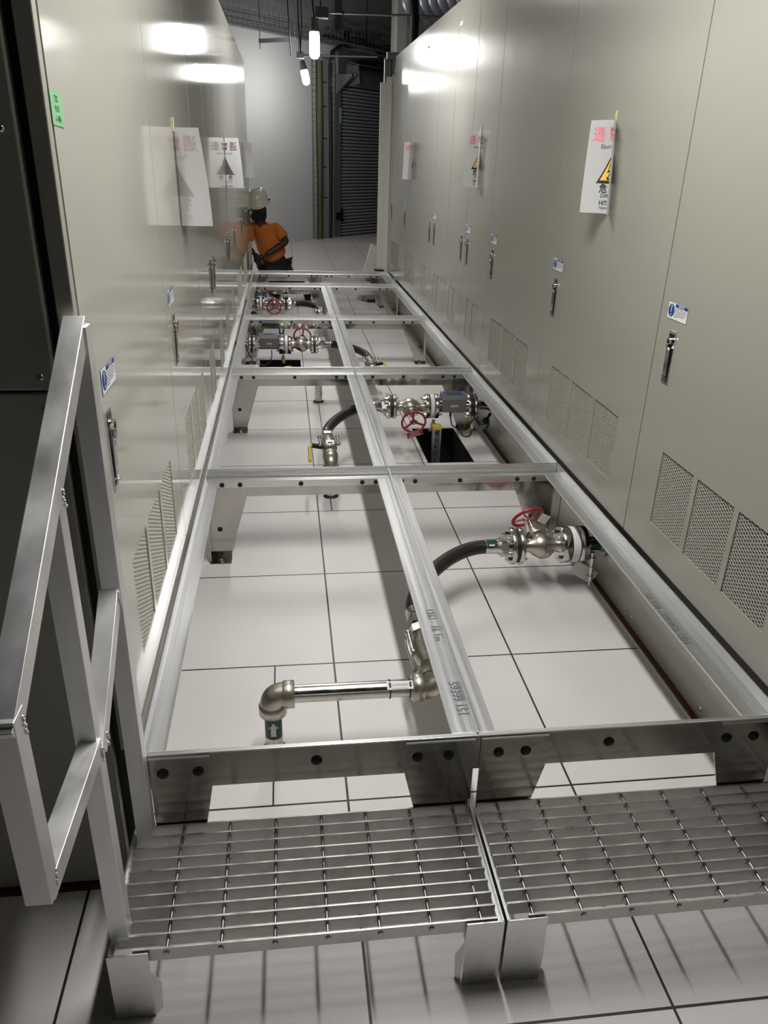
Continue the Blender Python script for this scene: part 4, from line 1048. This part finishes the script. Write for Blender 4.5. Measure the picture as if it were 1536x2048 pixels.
# face features, beard, hair
f0 = hd+V((0, -.085, -.02)); fd = V((-.30, -.92, -.25)).normalized()
rx = fd.cross(V((0, 0, 1))).normalized()
b = MB().m('skin').ball(hd+fd*.098+V((0, 0, -.012)), .016, (.8, 1, 1.4))
for q in (-1, 1): b.ball(hd+rx*q*.082+V((0, 0, -.015)), .024, (.4, .7, 1))
b.m('labelwhite')
for q in (-1, 1): b.ball(hd+fd*.083+rx*q*.032+V((0, 0, .012)), .010, (1, .6, .7))
b.m('ink')
for q in (-1, 1): b.ball(hd+fd*.0905+rx*q*.032+V((0, 0, .012)), .005)
b.m('red').ball(hd+fd*.088+V((0, 0, -.050)), .016, (1.3, .6, .3)); b.build('face', man)
b = MB().m('hair').ball(hd+fd*.045+V((0, 0, -.075)), .070, (1.0, .85, .85)).ball(hd+V((.055, 0, -.075)), .050, (.8, 1, 1.3)).ball(hd+V((.02, .06, -.03)), .075, (1, .7, 1.1)); b.build('beard_and_hair', man)
# hands with gloves, five fingers each
def hand(w, c, fdir, pn, key, parent):
    fdir = V(fdir).normalized(); pn = V(pn).normalized(); sd = fdir.cross(pn).normalized()
    nodes = [(w, .024), (w+(c-w)*.6, (.030, .022))]; edges = [(0, 1)]
    for k, L in enumerate((.070, .080, .076, .060)):
        o_ = sd*(k-1.5)*.020; i0 = len(nodes)
        nodes += [(c+o_, .0125), (c+o_+fdir*L*.45-pn*.006, .0105), (c+o_+fdir*L*.72-pn*.026, .0095), (c+o_+fdir*L*.78-pn*.046, .008)]
        edges += [(1, i0), (i0, i0+1), (i0+1, i0+2), (i0+2, i0+3)]
    i0 = len(nodes); nodes += [(w+(c-w)*.4-sd*.030, .013), (w+(c-w)*.9-sd*.048-pn*.015, .011), (c+fdir*.015-sd*.045-pn*.035, .009)]
    edges += [(1, i0), (i0, i0+1), (i0+1, i0+2)]
    return skinned('glove', nodes, edges, key, parent, 0, 1)
hand(wrr, wrr+V((-.055, -.02, -.015)), (-1, -.25, -.1), (0, -.3, 1), 'glove', man)
hand(wrl, wrl+V((.02, -.05, -.02)), (.3, -.9, -.3), (.2, 0, 1), 'glove', man)
tag(MB().m('brass').tube([(-.47, 7.575, .455), (-.43, 7.565, .475), (-.40, 7.56, .468), (-.375, 7.56, .480)], .006, 8).build('brass_fitting'), 'small brass fitting held in the gloved hand of the crouching man', 'fitting')

bpy.context.view_layer.update()
